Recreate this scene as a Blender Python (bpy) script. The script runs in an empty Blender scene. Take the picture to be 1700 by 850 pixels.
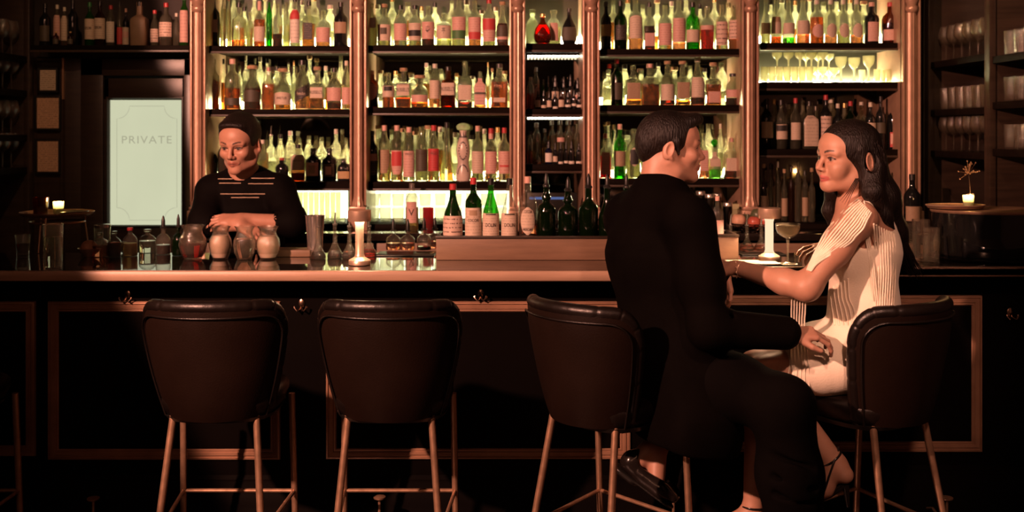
import bpy, bmesh, math, random
import numpy as np
from mathutils import Vector, Matrix

# ---------------------------------------------------------------- camera, world, lights
S = bpy.context.scene
C = S.collection
F, CX, HY, EYE = 1700.0, 850.0, 222.0, 1.64      # focal length in px, centre column, horizon row, eye height


def P(px, py, d):
    """pixel of the photograph at distance d -> world point"""
    return Vector(((px - CX) / F * d, d, EYE - (py - HY) / F * d))


cam = bpy.data.cameras.new('camera')
cam.sensor_width = 36.0
cam.lens = 36.0
cam.shift_y = -(425.0 - HY) / 1700.0
cam.dof.use_dof = True
cam.dof.focus_distance = 3.85
cam.dof.aperture_fstop = 2.4
cam.clip_start = 0.05
camo = bpy.data.objects.new('camera', cam)
camo.location = (0, 0, EYE)
camo.rotation_euler = (math.pi / 2, 0, 0)
C.objects.link(camo)
S.camera = camo

S.view_settings.view_transform = 'Standard'
S.view_settings.look = 'None'
S.view_settings.gamma = 1.0
S.view_settings.use_curve_mapping = False
S.view_settings.exposure = 0.0
S.cycles.max_bounces = 10
S.cycles.diffuse_bounces = 3
S.cycles.glossy_bounces = 5
S.cycles.transmission_bounces = 8
S.cycles.transparent_max_bounces = 40
S.cycles.caustics_reflective = False
S.cycles.caustics_refractive = False
S.cycles.sample_clamp_indirect = 4.0

w = bpy.data.worlds.new('dim_room')
S.world = w
w.use_nodes = True
w.node_tree.nodes['Background'].inputs[0].default_value = (1.0, 0.45, 0.25, 1)
w.node_tree.nodes['Background'].inputs[1].default_value = 0.012


def lamp(name, kind, loc, energy, color, aim=None, **kw):
    l = bpy.data.lights.new(name, kind)
    l.energy = energy
    l.color = color
    for k, v in kw.items():
        setattr(l, k, v)
    o = bpy.data.objects.new(name, l)
    o.location = loc
    if aim is not None:
        o.rotation_euler = Vector(aim).to_track_quat('-Z', 'Y').to_euler()
    C.objects.link(o)
    return o


KEYCOL = (1.0, 0.45, 0.31)
# reddish ceiling spot up left of the camera; its beam edge falls across the left end of the bar
lamp('ceiling_spot', 'SPOT', (-2.46, 1.0, 2.8), 1250, KEYCOL, (.916, .359, .176),
     spot_size=math.radians(130), spot_blend=0.03, shadow_soft_size=0.05)
# second ceiling spot over the seated couple
lamp('couple_spot', 'SPOT', (0.95, 1.1, 2.85), 195, (1.0, 0.48, 0.33), (0.12, 2.45, -1.55),
     spot_size=math.radians(34), spot_blend=0.7, shadow_soft_size=0.06)
# soft reddish fill lamp, added behind the camera to lift the dark parts
lamp('room_fill', 'AREA', (-0.6, -0.9, 3.05), 18, (1.0, 0.42, 0.24), (0.05, 1.0, -0.40),
     shape='RECTANGLE', size=2.0, size_y=0.8)

# unseen amber fill spots, added to brighten the two dim ends
lamp('door_end_fill', 'SPOT', (-1.75, 3.7, 2.95), 34, (1.0, 0.52, 0.27), (-0.75, 1.9, -1.15),
     spot_size=math.radians(46), spot_blend=0.8, shadow_soft_size=0.03)
lamp('far_end_fill', 'SPOT', (1.5, 3.9, 2.95), 50, (1.0, 0.55, 0.30), (0.95, 1.3, -0.95),
     spot_size=math.radians(50), spot_blend=0.8, shadow_soft_size=0.02)

# ---------------------------------------------------------------- mesh helpers


class MB:
    """collects shapes for ONE mesh object"""

    def __init__(self):
        self.v, self.f, self.m = [], [], []
        self.mi = 0
        self.uv = {}

    def add(self, vs, fs):
        o = len(self.v)
        self.v += [tuple(x) for x in vs]
        for f in fs:
            self.f.append(tuple(i + o for i in f))
            self.m.append(self.mi)
        return o

    def box(self, x0, x1, y0, y1, z0, z1, b=0.0):
        x0, x1 = min(x0, x1), max(x0, x1)
        y0, y1 = min(y0, y1), max(y0, y1)
        z0, z1 = min(z0, z1), max(z0, z1)
        if b <= 0:
            self.add([(x, y, z) for x in (x0, x1) for y in (y0, y1) for z in (z0, z1)],
                     [(0, 1, 3, 2), (4, 6, 7, 5), (0, 4, 5, 1), (2, 3, 7, 6), (0, 2, 6, 4), (1, 5, 7, 3)])
            return
        b = min(b, (x1 - x0) / 2.2, (y1 - y0) / 2.2, (z1 - z0) / 2.2)
        bm = bmesh.new()
        bmesh.ops.create_cube(bm, size=1)
        for q in bm.verts:
            q.co = Vector(((x0 + x1) / 2 + q.co.x * (x1 - x0), (y0 + y1) / 2 + q.co.y * (y1 - y0), (z0 + z1) / 2 + q.co.z * (z1 - z0)))
        bmesh.ops.bevel(bm, geom=list(bm.edges), offset=b, segments=2, profile=0.6, affect='EDGES')
        bm.verts.index_update()
        self.add([q.co[:] for q in bm.verts], [[q.index for q in f.verts] for f in bm.faces])
        bm.free()

    def lathe(self, prof, c=(0, 0, 0), n=24, exp=2.0, sx=1.0, sy=1.0, caps=True, axis=None, wob=None):
        """prof: list of (z, r). superellipse section of exponent exp"""
        vs, fs = [], []
        for (z, r) in prof:
            for i in range(n):
                a = 2 * math.pi * (i + .5) / n
                ca, sa = math.cos(a), math.sin(a)
                k = (abs(ca) ** exp + abs(sa) ** exp) ** (-1 / exp) if exp != 2 else 1.0
                rr = r * (wob(a, z) if wob else 1)
                vs.append(Vector((rr * k * ca * sx, rr * k * sa * sy, z)))
        for j in range(len(prof) - 1):
            for i in range(n):
                a, b = j * n + i, j * n + (i + 1) % n
                fs.append((a, b, b + n, a + n))
        if caps:
            fs.append(tuple(range(n - 1, -1, -1)))
            fs.append(tuple((len(prof) - 1) * n + i for i in range(n)))
        if axis is not None:
            q = Vector((0, 0, 1)).rotation_difference(Vector(axis).normalized())
            vs = [q @ x for x in vs]
        c = Vector(c)
        self.add([x + c for x in vs], fs)

    def tube(self, pts, r, n=8, caps=True, flat=1.0):
        pts = [Vector(p) for p in pts]
        rs = r if isinstance(r, (list, tuple)) else [r] * len(pts)
        vs, fs = [], []
        up = None
        for i, p in enumerate(pts):
            t = (pts[min(i + 1, len(pts) - 1)] - pts[max(i - 1, 0)])
            if t.length < 1e-9:
                t = Vector((0, 0, 1))
            t.normalize()
            if up is None:
                up = Vector((0, 0, 1)) if abs(t.z) < .9 else Vector((0, 1, 0))
            s = t.cross(up)
            if s.length < 1e-6:
                s = t.cross(Vector((1, 0, 0)))
            s.normalize()
            up = s.cross(t).normalized()
            for k in range(n):
                a = 2 * math.pi * k / n
                vs.append(p + (s * math.cos(a) + up * math.sin(a) * flat) * rs[i])
        for j in range(len(pts) - 1):
            for i in range(n):
                a, b = j * n + i, j * n + (i + 1) % n
                fs.append((a, b, b + n, a + n))
        if caps:
            fs.append(tuple(range(n - 1, -1, -1)))
            fs.append(tuple((len(pts) - 1) * n + i for i in range(n)))
        self.add(vs, fs)

    def frame(self, x0, x1, z0, z1, prof, y=0.0):
        """picture-frame moulding facing -Y. prof: (inset, height towards the viewer)"""
        vs, fs = [], []
        for (d, h) in prof:
            vs += [(x0 + d, y - h, z0 + d), (x1 - d, y - h, z0 + d), (x1 - d, y - h, z1 - d), (x0 + d, y - h, z1 - d)]
        for j in range(len(prof) - 1):
            for i in range(4):
                a, b = j * 4 + i, j * 4 + (i + 1) % 4
                fs.append((a, b, b + 4, a + 4))
        self.add(vs, fs)

    def prism(self, outline, z0, z1):
        n = len(outline)
        vs = [(x, y, z0) for x, y in outline] + [(x, y, z1) for x, y in outline]
        fs = [tuple(range(n - 1, -1, -1)), tuple(range(n, 2 * n))]
        fs += [(i, (i + 1) % n, (i + 1) % n + n, i + n) for i in range(n)]
        self.add(vs, fs)

    def grid(self, fn, nu, nv, close_u=False):
        vs = [fn(i / (nu if close_u else nu - 1), j / (nv - 1)) for j in range(nv) for i in range(nu)]
        fs = []
        for j in range(nv - 1):
            for i in range(nu if close_u else nu - 1):
                a, b = j * nu + i, j * nu + (i + 1) % nu
                fs.append((a, b, b + nu, a + nu))
        self.add(vs, fs)

    def build(self, name, mats, parent=None, loc=None, smooth=35):
        me = bpy.data.meshes.new(name)
        me.from_pydata(self.v, [], self.f)
        if not isinstance(mats, (list, tuple)):
            mats = [mats]
        for m in mats:
            me.materials.append(m)
        if len(mats) > 1:
            me.polygons.foreach_set('material_index', self.m)
        me.validate()
        bm = bmesh.new()
        bm.from_mesh(me)
        bmesh.ops.recalc_face_normals(bm, faces=bm.faces)
        bm.to_mesh(me)
        bm.free()
        if smooth:
            me.polygons.foreach_set('use_smooth', [True] * len(me.polygons))
            me.set_sharp_from_angle(angle=math.radians(smooth))
        o = bpy.data.objects.new(name, me)
        C.objects.link(o)
        if parent is not None:
            o.parent = parent
        if loc is not None:
            o.location = loc
        return o


def tag(o, label, cat, group=None, kind=None):
    if label:
        o['label'] = label
    if cat:
        o['category'] = cat
    if group:
        o['group'] = group
    if kind:
        o['kind'] = kind
    return o


def empty(name, loc, label=None, cat=None, group=None, rz=0.0):
    o = bpy.data.objects.new(name, None)
    o.location = loc
    o.rotation_euler = (0, 0, rz)
    o.empty_display_size = 0.05
    C.objects.link(o)
    return tag(o, label, cat, group)


def struct(o):
    o['kind'] = 'structure'
    return o


def copy_tree(o, parent=None):
    c = o.copy()
    C.objects.link(c)
    if parent is not None:
        c.parent = parent
    for ch in list(o.children):
        copy_tree(ch, c)
    return c


_txt = {}


def text_tris(s, height, bold=0.0, width=None, spacing=1.0):
    """flat lettering: (verts 2D centred, faces); cap height = height"""
    cu = bpy.data.curves.new('t', 'FONT')
    cu.body = s
    cu.size = 1.0
    cu.align_x = 'CENTER'
    cu.align_y = 'CENTER'
    cu.offset = bold
    cu.resolution_u = 3
    cu.space_character = spacing
    ob = bpy.data.objects.new('t', cu)
    C.objects.link(ob)
    dg = bpy.context.evaluated_depsgraph_get()
    dg.update()
    me = bpy.data.meshes.new_from_object(ob.evaluated_get(dg))
    vs = [v.co.copy() for v in me.vertices]
    fs = [tuple(p.vertices) for p in me.polygons]
    bpy.data.objects.remove(ob)
    bpy.data.curves.remove(cu)
    bpy.data.meshes.remove(me)
    xs = [v.x for v in vs]
    ys = [v.y for v in vs]
    cx, cy = (min(xs) + max(xs)) / 2, (min(ys) + max(ys)) / 2
    ky = height / (max(ys) - min(ys))
    kx = width / (max(xs) - min(xs)) if width else ky
    return [((v.x - cx) * kx, (v.y - cy) * ky) for v in vs], fs


# ---------------------------------------------------------------- materials
def _mat(name):
    m = bpy.data.materials.new(name)
    m.use_nodes = True
    nt = m.node_tree
    for n in list(nt.nodes):
        nt.nodes.remove(n)
    out = nt.nodes.new('ShaderNodeOutputMaterial')
    return m, nt, out


def surf(name, col, rough=0.5, metal=0.0, var=0.15, scale=12.0, bump=0.0, bscale=60.0, stretch=(1, 1, 1), spec=0.5, coat=0.0, sheen=0.0,
         subsurf=0.0, rvar=0.0):
    m, nt, out = _mat(name)
    p = nt.nodes.new('ShaderNodeBsdfPrincipled')
    tc = nt.nodes.new('ShaderNodeTexCoord')
    mp = nt.nodes.new('ShaderNodeMapping')
    mp.inputs['Scale'].default_value = stretch
    nt.links.new(tc.outputs['Object'], mp.inputs['Vector'])
    no = nt.nodes.new('ShaderNodeTexNoise')
    no.inputs['Scale'].default_value = scale
    no.inputs['Detail'].default_value = 4
    nt.links.new(mp.outputs[0], no.inputs['Vector'])
    rp = nt.nodes.new('ShaderNodeValToRGB')
    a = [max(0, c * (1 - var)) for c in col]
    b = [min(1, c * (1 + var)) for c in col]
    rp.color_ramp.elements[0].position = 0.3
    rp.color_ramp.elements[1].position = 0.7
    rp.color_ramp.elements[0].color = (*a, 1)
    rp.color_ramp.elements[1].color = (*b, 1)
    nt.links.new(no.outputs[0], rp.inputs[0])
    nt.links.new(rp.outputs[0], p.inputs['Base Color'])
    p.inputs['Roughness'].default_value = rough
    if rvar:
        mr = nt.nodes.new('ShaderNodeMapRange')
        mr.inputs['To Min'].default_value = max(0.01, rough - rvar)
        mr.inputs['To Max'].default_value = min(1, rough + rvar)
        nt.links.new(no.outputs[0], mr.inputs['Value'])
        nt.links.new(mr.outputs[0], p.inputs['Roughness'])
    p.inputs['Metallic'].default_value = metal
    p.inputs['Specular IOR Level'].default_value = spec
    p.inputs['Coat Weight'].default_value = coat
    p.inputs['Sheen Weight'].default_value = sheen
    if subsurf:
        p.inputs['Subsurface Weight'].default_value = subsurf
        p.inputs['Subsurface Radius'].default_value = (0.012, 0.005, 0.003)
    if bump:
        n2 = nt.nodes.new('ShaderNodeTexNoise')
        n2.inputs['Scale'].default_value = bscale
        n2.inputs['Detail'].default_value = 3
        nt.links.new(mp.outputs[0], n2.inputs['Vector'])
        bp = nt.nodes.new('ShaderNodeBump')
        bp.inputs['Strength'].default_value = bump
        bp.inputs['Distance'].default_value = 0.01
        nt.links.new(n2.outputs[0], bp.inputs['Height'])
        nt.links.new(bp.outputs[0], p.inputs['Normal'])
    nt.links.new(p.outputs[0], out.inputs[0])
    return m


def emit(name, col, strength, var=0.0, scale=20):
    m, nt, out = _mat(name)
    e = nt.nodes.new('ShaderNodeEmission')
    e.inputs[0].default_value = (*col, 1)
    e.inputs[1].default_value = strength
    if var:
        no = nt.nodes.new('ShaderNodeTexNoise')
        no.inputs['Scale'].default_value = scale
        mr = nt.nodes.new('ShaderNodeMapRange')
        mr.inputs['To Min'].default_value = strength * (1 - var)
        mr.inputs['To Max'].default_value = strength * (1 + var)
        nt.links.new(no.outputs[0], mr.inputs['Value'])
        nt.links.new(mr.outputs[0], e.inputs[1])
    nt.links.new(e.outputs[0], out.inputs[0])
    return m


def thin_glass(name, tint, haze=0.08, rough=0.03, bend=0.0, hazecol=(0.8, 0.9, 0.6), gloss=0.75, power=3.2, ripple=0.12):
    """walls of an empty vessel: clear with fresnel gloss and a little scattered light"""
    m, nt, out = _mat(name)
    if bend:
        t = nt.nodes.new('ShaderNodeBsdfGlass')
        t.inputs['IOR'].default_value = bend
        t.inputs['Roughness'].default_value = 0.0
    else:
        t = nt.nodes.new('ShaderNodeBsdfTransparent')
    t.inputs[0].default_value = (*tint, 1)
    g = nt.nodes.new('ShaderNodeBsdfGlossy')
    g.inputs['Roughness'].default_value = rough
    tr = nt.nodes.new('ShaderNodeBsdfTranslucent')
    tr.inputs[0].default_value = (*hazecol, 1)
    df = nt.nodes.new('ShaderNodeBsdfDiffuse')
    df.inputs[0].default_value = (*hazecol, 1)
    mh = nt.nodes.new('ShaderNodeMixShader')
    mh.inputs[0].default_value = 0.35
    nt.links.new(tr.outputs[0], mh.inputs[1])
    nt.links.new(df.outputs[0], mh.inputs[2])
    lw = nt.nodes.new('ShaderNodeLayerWeight')
    lw.inputs[0].default_value = 0.5
    pw = nt.nodes.new('ShaderNodeMath')
    pw.operation = 'POWER'
    pw.inputs[1].default_value = power
    nt.links.new(lw.outputs['Facing'], pw.inputs[0])
    fr = nt.nodes.new('ShaderNodeMath')
    fr.operation = 'MULTIPLY_ADD'
    fr.inputs[1].default_value = gloss
    fr.inputs[2].default_value = 0.05
    nt.links.new(pw.outputs[0], fr.inputs[0])
    no = nt.nodes.new('ShaderNodeTexNoise')
    no.inputs['Scale'].default_value = 25
    bp = nt.nodes.new('ShaderNodeBump')
    bp.inputs['Strength'].default_value = ripple
    bp.inputs['Distance'].default_value = 0.004
    nt.links.new(no.outputs[0], bp.inputs['Height'])
    nt.links.new(bp.outputs[0], g.inputs['Normal'])
    m1 = nt.nodes.new('ShaderNodeMixShader')
    m1.inputs[0].default_value = haze
    nt.links.new(t.outputs[0], m1.inputs[1])
    nt.links.new(mh.outputs[0], m1.inputs[2])
    m2 = nt.nodes.new('ShaderNodeMixShader')
    nt.links.new(fr.outputs[0], m2.inputs[0])
    nt.links.new(m1.outputs[0], m2.inputs[1])
    nt.links.new(g.outputs[0], m2.inputs[2])
    nt.links.new(m2.outputs[0], out.inputs[0])
    return m


def fluid(name, col, ior=1.36, rough=0.0, haze=0.0):
    m, nt, out = _mat(name)
    g = nt.nodes.new('ShaderNodeBsdfGlass')
    g.inputs['Color'].default_value = (*col, 1)
    g.inputs['IOR'].default_value = ior
    g.inputs['Roughness'].default_value = rough
    if haze:
        tr = nt.nodes.new('ShaderNodeBsdfTranslucent')
        tr.inputs[0].default_value = (*[min(1, c * 1.1 + .05) for c in col], 1)
        m1 = nt.nodes.new('ShaderNodeMixShader')
        m1.inputs[0].default_value = haze
        nt.links.new(g.outputs[0], m1.inputs[1])
        nt.links.new(tr.outputs[0], m1.inputs[2])
        nt.links.new(m1.outputs[0], out.inputs[0])
    else:
        nt.links.new(g.outputs[0], out.inputs[0])
    return m


def milk(name, col):
    """cloudy drink that lets light through"""
    m, nt, out = _mat(name)
    d = nt.nodes.new('ShaderNodeBsdfDiffuse')
    t = nt.nodes.new('ShaderNodeBsdfTranslucent')
    g = nt.nodes.new('ShaderNodeBsdfGlossy')
    g.inputs['Roughness'].default_value = 0.15
    d.inputs[0].default_value = t.inputs[0].default_value = (*col, 1)
    a = nt.nodes.new('ShaderNodeMixShader')
    a.inputs[0].default_value = 0.5
    b_ = nt.nodes.new('ShaderNodeMixShader')
    b_.inputs[0].default_value = 0.04
    nt.links.new(d.outputs[0], a.inputs[1])
    nt.links.new(t.outputs[0], a.inputs[2])
    nt.links.new(a.outputs[0], b_.inputs[1])
    nt.links.new(g.outputs[0], b_.inputs[2])
    nt.links.new(b_.outputs[0], out.inputs[0])
    return m


def paper(name, col, ink, lines=9.0, amount=0.35):
    """printed label: stock with broken lines of small print (object space, per label)"""
    m, nt, out = _mat(name)
    p = nt.nodes.new('ShaderNodeBsdfPrincipled')
    p.inputs['Roughness'].default_value = 0.6
    tc = nt.nodes.new('ShaderNodeTexCoord')
    mp = nt.nodes.new('ShaderNodeMapping')
    mp.inputs['Scale'].default_value = (9, 9, 1)
    nt.links.new(tc.outputs['UV'], mp.inputs['Vector'])
    mp.inputs['Scale'].default_value = (14, lines, 1)
    vo = nt.nodes.new('ShaderNodeTexNoise')
    vo.inputs['Scale'].default_value = 1.2
    vo.inputs['Detail'].default_value = 2
    nt.links.new(mp.outputs[0], vo.inputs['Vector'])
    wv = nt.nodes.new('ShaderNodeTexWave')
    wv.wave_type = 'BANDS'
    wv.bands_direction = 'Y'
    wv.inputs['Scale'].default_value = 0.33
    nt.links.new(mp.outputs[0], wv.inputs['Vector'])
    mu = nt.nodes.new('ShaderNodeMath')
    mu.operation = 'MULTIPLY'
    nt.links.new(vo.outputs[0], mu.inputs[0])
    nt.links.new(wv.outputs[0], mu.inputs[1])
    gr = nt.nodes.new('ShaderNodeMapRange')
    gr.inputs['From Min'].default_value = 0.42
    gr.inputs['From Max'].default_value = 0.50
    gr.inputs['To Min'].default_value = 0.0
    gr.inputs['To Max'].default_value = amount
    nt.links.new(mu.outputs[0], gr.inputs['Value'])
    mx = nt.nodes.new('ShaderNodeMix')
    mx.data_type = 'RGBA'
    mx.inputs[6].default_value = (*col, 1)
    mx.inputs[7].default_value = (*ink, 1)
    nt.links.new(gr.outputs[0], mx.inputs[0])
    nt.links.new(mx.outputs[2], p.inputs['Base Color'])
    nt.links.new(p.outputs[0], out.inputs[0])
    return m


MT = dict(
    dark_wood=surf('dark_wood', (.030, .018, .012), .35, var=.3, scale=6, stretch=(1, 1, 8), bump=.05),
    shelf_wood=surf('shelf_wood', (.008, .005, .0035), .6, spec=.03, var=.3, scale=5, stretch=(1, 8, 8), bump=.05),
    bar_paint=surf('bar_paint', (.0032, .0022, .0018), .6, var=.2, scale=3, bump=.03, spec=.03),
    moulding=surf('moulding', (.36, .20, .125), .34, metal=.3, var=.2, scale=9, bump=.05),
    column=surf('column_paint', (.46, .275, .19), .34, metal=.35, var=.12, scale=14, bump=.06),
    counter_edge=surf('counter_edge', (.42, .27, .185), .42, var=.12, scale=7, stretch=(.6, 6, 6), bump=.06),
    counter_top=surf('counter_top', (.014, .010, .008), .05, var=.3, scale=9, spec=.8, coat=.5),
    ledge_wood=surf('ledge_wood', (.20, .115, .07), .5, var=.16, scale=10, stretch=(.5, 4, 5), bump=.08),
    wall_paint=surf('wall_paint', (.028, .019, .015), .7, var=.2),
    floor=surf('floor_boards', (.03, .018, .012), .4, var=.35, scale=4, stretch=(6, .5, 1)),
    ceiling=surf('ceiling_paint', (.02, .015, .012), .8),
    mirror=surf('dark_mirror', (.16, .14, .11), .05, metal=1.0, var=.25, scale=3),
    leather=surf('black_leather', (.006, .0038, .003), .36, spec=.4, var=.25, scale=5, bump=.10, bscale=220, rvar=.06),
    leather_back=surf('brown_leather', (.009, .0044, .0028), .48, spec=.14, var=.22, scale=4, bump=.10, bscale=200, rvar=.08),
    brass=surf('aged_brass', (.50, .31, .20), .36, metal=.72, var=.15, scale=25, rvar=.08),
    bright_brass=surf('polished_copper_brass', (.80, .56, .41), .34, metal=.75, var=.08, scale=30),
    steel=surf('polished_steel', (.60, .54, .49), .2, metal=.85, var=.06),
    dark_steel=surf('dark_steel', (.08, .07, .06), .22, metal=1.0, var=.1),
    chrome_hook=surf('hook_metal', (.5, .33, .24), .25, metal=1.0, var=.1),
    black_plastic=surf('black_plastic', (.012, .011, .010), .3, var=.1),
    black_gloss=surf('black_gloss', (.008, .008, .008), .08, var=.1, spec=.6),
    screen=emit('till_screen', (.25, .35, .8), 0.35, .4, 9),
)
LEDCOL = (1.0, 0.92, 0.50)
MT['led'] = emit('shelf_led', LEDCOL, 120.0)
MT['led_strong'] = emit('shelf_led_strong', LEDCOL, 150.0)
MT['led_white'] = emit('shelf_led_white', (1.0, .93, .72), 14.0)
MT['backlight'] = emit('niche_light', (1.0, 1.0, 0.66), 3.4, .35, 5)
MT['backlight_strong'] = emit('niche_light_strong', (1.0, 1.0, 0.66), 11.0, .35, 5)
MT['door_glass'] = emit('lit_frosted_pane', (.62, .635, .43), 0.98, .06, 2.0)
MT['lamp_stem'] = emit('lamp_light', (1.0, .70, .44), 4.0)
MT['flame'] = emit('candle_light', (1.0, .55, .2), 9.0)

HZ = (1.0, 0.97, 0.66)
GL = dict(
    clear=thin_glass('clear_glass', (.97, .97, .90), .09, hazecol=HZ, bend=1.15),
    green=thin_glass('green_glass', (.10, .42, .06), .12, hazecol=(.15, .75, .08)),
    darkgreen=thin_glass('dark_green_glass', (.035, .08, .02), .05, hazecol=(.1, .3, .06)),
    amber=thin_glass('amber_glass', (.30, .10, .03), .08, hazecol=(.4, .15, .05)),
    black=MT['black_gloss'],
    brown=surf('brown_ceramic', (.30, .19, .12), .5),
    blue=thin_glass('blue_glass', (.03, .05, .25), .08, hazecol=(.1, .15, .6)),
    tumbler=thin_glass('bar_glass', (.96, .96, .90), .22, hazecol=HZ, rough=.02),
    plain=thin_glass('plain_glass', (.96, .95, .92), .035, hazecol=(1, .8, .6), rough=.05, gloss=.95, power=2.2, ripple=.4),
    red=thin_glass('red_glass', (.7, .12, .12), .25, hazecol=(.9, .2, .2)),
    lit=thin_glass('pale_lit_glass', (.97, .97, .88), .24, hazecol=(1.0, .97, .66)),
    glow=thin_glass('lit_stemware_glass', (.97, .96, .88), .36, hazecol=(1.0, .96, .68), rough=.02),
    crisp=thin_glass('crisp_glass', (.96, .95, .92), .06, hazecol=(1, .85, .65), rough=.06, gloss=.95, power=2.0, ripple=.5),
    frost=thin_glass('frosted_glass', (.8, .85, .7), .5, hazecol=(.9, 1.0, .7), rough=.2),
)
LQ = dict(
    water=fluid('clear_spirit', (.98, .98, .92), 1.34, haze=.06),
    amber=fluid('amber_spirit', (.75, .28, .10), 1.36),
    whisky=fluid('whisky', (.85, .45, .18), 1.36),
    dark=fluid('dark_spirit', (.18, .035, .02), 1.36),
    red=fluid('red_liqueur', (.75, .05, .05), 1.36),
    pale=fluid('pale_spirit', (.97, .96, .74), 1.36, haze=.12),
    rose=fluid('rose_spirit', (.95, .55, .42), 1.36, haze=.05),
    green=fluid('green_spirit', (.25, .8, .15), 1.36),
    black=surf('black_liquid', (.01, .006, .005), .1),
    froth=milk('frothy_cocktail', (.95, .88, .74)),
    milky=surf('citrus_juice', (.62, .48, .38), .55, subsurf=.3),
    cloudy=fluid('cloudy_syrup', (.6, .42, .22), 1.35, haze=.5),
)
CREAM = (.60, .47, .36)
LB = dict(
    cream=paper('cream_label', CREAM, (.12, .07, .05)),
    white=paper('white_label', (.72, .64, .55), (.12, .08, .07)),
    pink=paper('pink_label', (.62, .36, .30), (.20, .06, .05)),
    kraft=paper('kraft_label', (.36, .24, .15), (.10, .05, .03)),
    red=paper('red_label', (.50, .05, .05), (.12, .01, .01)),
    black=paper('black_label', (.018, .015, .014), (.30, .22, .15), amount=.6),
    dark=paper('dark_label', (.07, .055, .035), (.015, .01, .01)),
    green=paper('green_label', (.06, .16, .05), (.02, .04, .02)),
    gold=paper('gold_label', (.42, .27, .12), (.10, .05, .02)),
    pattern=paper('patterned_label', (.62, .45, .36), (.10, .05, .04), 5, .9),
    blackband=surf('black_print', (.02, .016, .015), .6),
    redband=surf('red_print', (.5, .06, .05), .6),
    greenband=surf('green_print', (.07, .16, .06), .6),
)
CP = dict(
    black=surf('black_cap', (.014, .012, .011), .35),
    red=surf('red_cap', (.42, .03, .035), .4),
    pink=surf('pink_capsule', (.62, .36, .29), .45),
    white=surf('white_cap', (.62, .55, .45), .45),
    cork=surf('cork', (.40, .25, .14), .8, var=.3, scale=60),
    gold=surf('gold_cap', (.6, .40, .16), .3, metal=.8),
    green=surf('green_capsule', (.03, .20, .05), .35),
    steel=MT['steel'],
    clear=GL['clear'],
)
# ---------------------------------------------------------------- the room
YW = 5.82                    # back wall
XL, XR = -2.64, 2.28          # shelf fronts on the side walls
b = MB(); b.box(-3.4, 3.4, -1.2, 6.1, -0.1, 0.0)
struct(b.build('floor', MT['floor']))
b = MB(); b.box(-3.4, 3.4, -1.2, 6.1, 3.1, 3.2)
struct(b.build('ceiling', MT['ceiling']))
b = MB(); b.box(-3.4, 3.4, YW, YW + .15, 0, 3.1)
struct(b.build('wall_back', MT['wall_paint']))
b = MB(); b.box(-3.4, -3.1, -1.2, 6.1, 0, 3.1)
struct(b.build('wall_left', MT['wall_paint']))
b = MB(); b.box(2.72, 3.0, -1.2, 6.1, 0, 3.1)
struct(b.build('wall_right', MT['wall_paint']))

SY = 5.48                    # front edge of the back shelves
SC = F / SY
BY = 5.585                   # bottles, front row
RY = 5.69                    # bottles, back row


def zrow(py, d):
    return EYE - (py - HY) / F * d


def xcol(px, d):
    return (px - CX) / F * d


# columns: px centre, half width, what they stand beside
COLS = [(327, 13, 'at the door jamb, beside the bartender'), (594, 14, 'behind the brass lamp with spouted flasks'),
        (859, 13, 'beside the narrow bay, nearer the door'), (982, 14, 'beside the narrow bay, nearer the seated man'),
        (1247, 14, 'between the seated man and woman'), (1515, 15, 'behind the long-haired woman')]
CYF = 5.40
for i, (px, hw, where) in enumerate(COLS):
    x = xcol(px, CYF)
    t = empty('column', (x, CYF, 0), 'copper painted fluted column ' + where, 'column', 'fluted columns of the back bar')
    W = hw / F * CYF
    b = MB(); b.box(-W, W, .03, .40, 1.17, 3.1, .004)
    b.box(-W, -W + .012, .008, .05, 1.26, 3.1, .005); b.box(W - .012, W, .008, .05, 1.26, 3.1, .005)
    b.build('backing_board', MT['column'], t)
    b = MB()
    r = .0235
    wob = lambda a, z: 1 + .07 * math.cos(10 * a)
    b.lathe([(1.255, r * 1.5), (1.275, r * 1.45), (1.29, r * 1.15), (1.31, r), (2.27, r * .96), (2.29, r)], (0, .02, 0), 48, wob=wob)
    b.build('shaft', MT['column'], t)
    b = MB()
    pr = [(2.28, r), (2.29, r * 1.35), (2.30, r * 1.45), (2.31, r * 1.35), (2.318, r * 1.1), (2.33, r * 1.3), (2.345, r * 1.55), (2.36, r * 1.5), (2.38, r * 1.2), (3.1, r * 1.15)]
    b.lathe(pr, (0, .015, 0), 32)
    b.build('capital', MT['column'], t)
    b = MB(); b.box(-W - .008, W + .008, -.02, .10, 1.13, 1.235, .006); b.box(-W, W, -.012, .10, 1.235, 1.255, .005)
    b.build('base_block', MT['column'], t)

# bays: name -> (px left, px right, where)
BAY = dict(L=(52, 314, 'above the private door'), A=(340, 580, 'behind the bartender'), B=(608, 846, 'in the centre bay'),
           C=(873, 968, 'in the narrow bay'), D=(996, 1233, 'behind the man'), E=(1262, 1500, 'behind the woman'))
SHELF = {  # bay: list of (row y, row y of underside, word, led strength material)
    'L': [(75, 83, 'top', None)],
    'A': [(76, 85, 'top', 'led'), (181, 190, 'second', 'led'), (302, 313, 'third', 'led')],
    'B': [(75, 85, 'top', 'led'), (178, 188, 'second', 'led'), (302, 313, 'third', 'led')],
    'C': [(72, 83, 'top', 'led'), (181, 190, 'second', None), (273, 284, 'third', None)],
    'D': [(81, 91, 'top', 'led'), (174, 185, 'second', 'led'), (297, 307, 'third', 'led')],
    'E': [(71, 80, 'top', 'led'), (136, 147, 'second', 'led'), (248, 258, 'third', None)],
}
SZ = {}
BEAD = surf('shelf_bead', (.05, .03, .02), .4)
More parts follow.
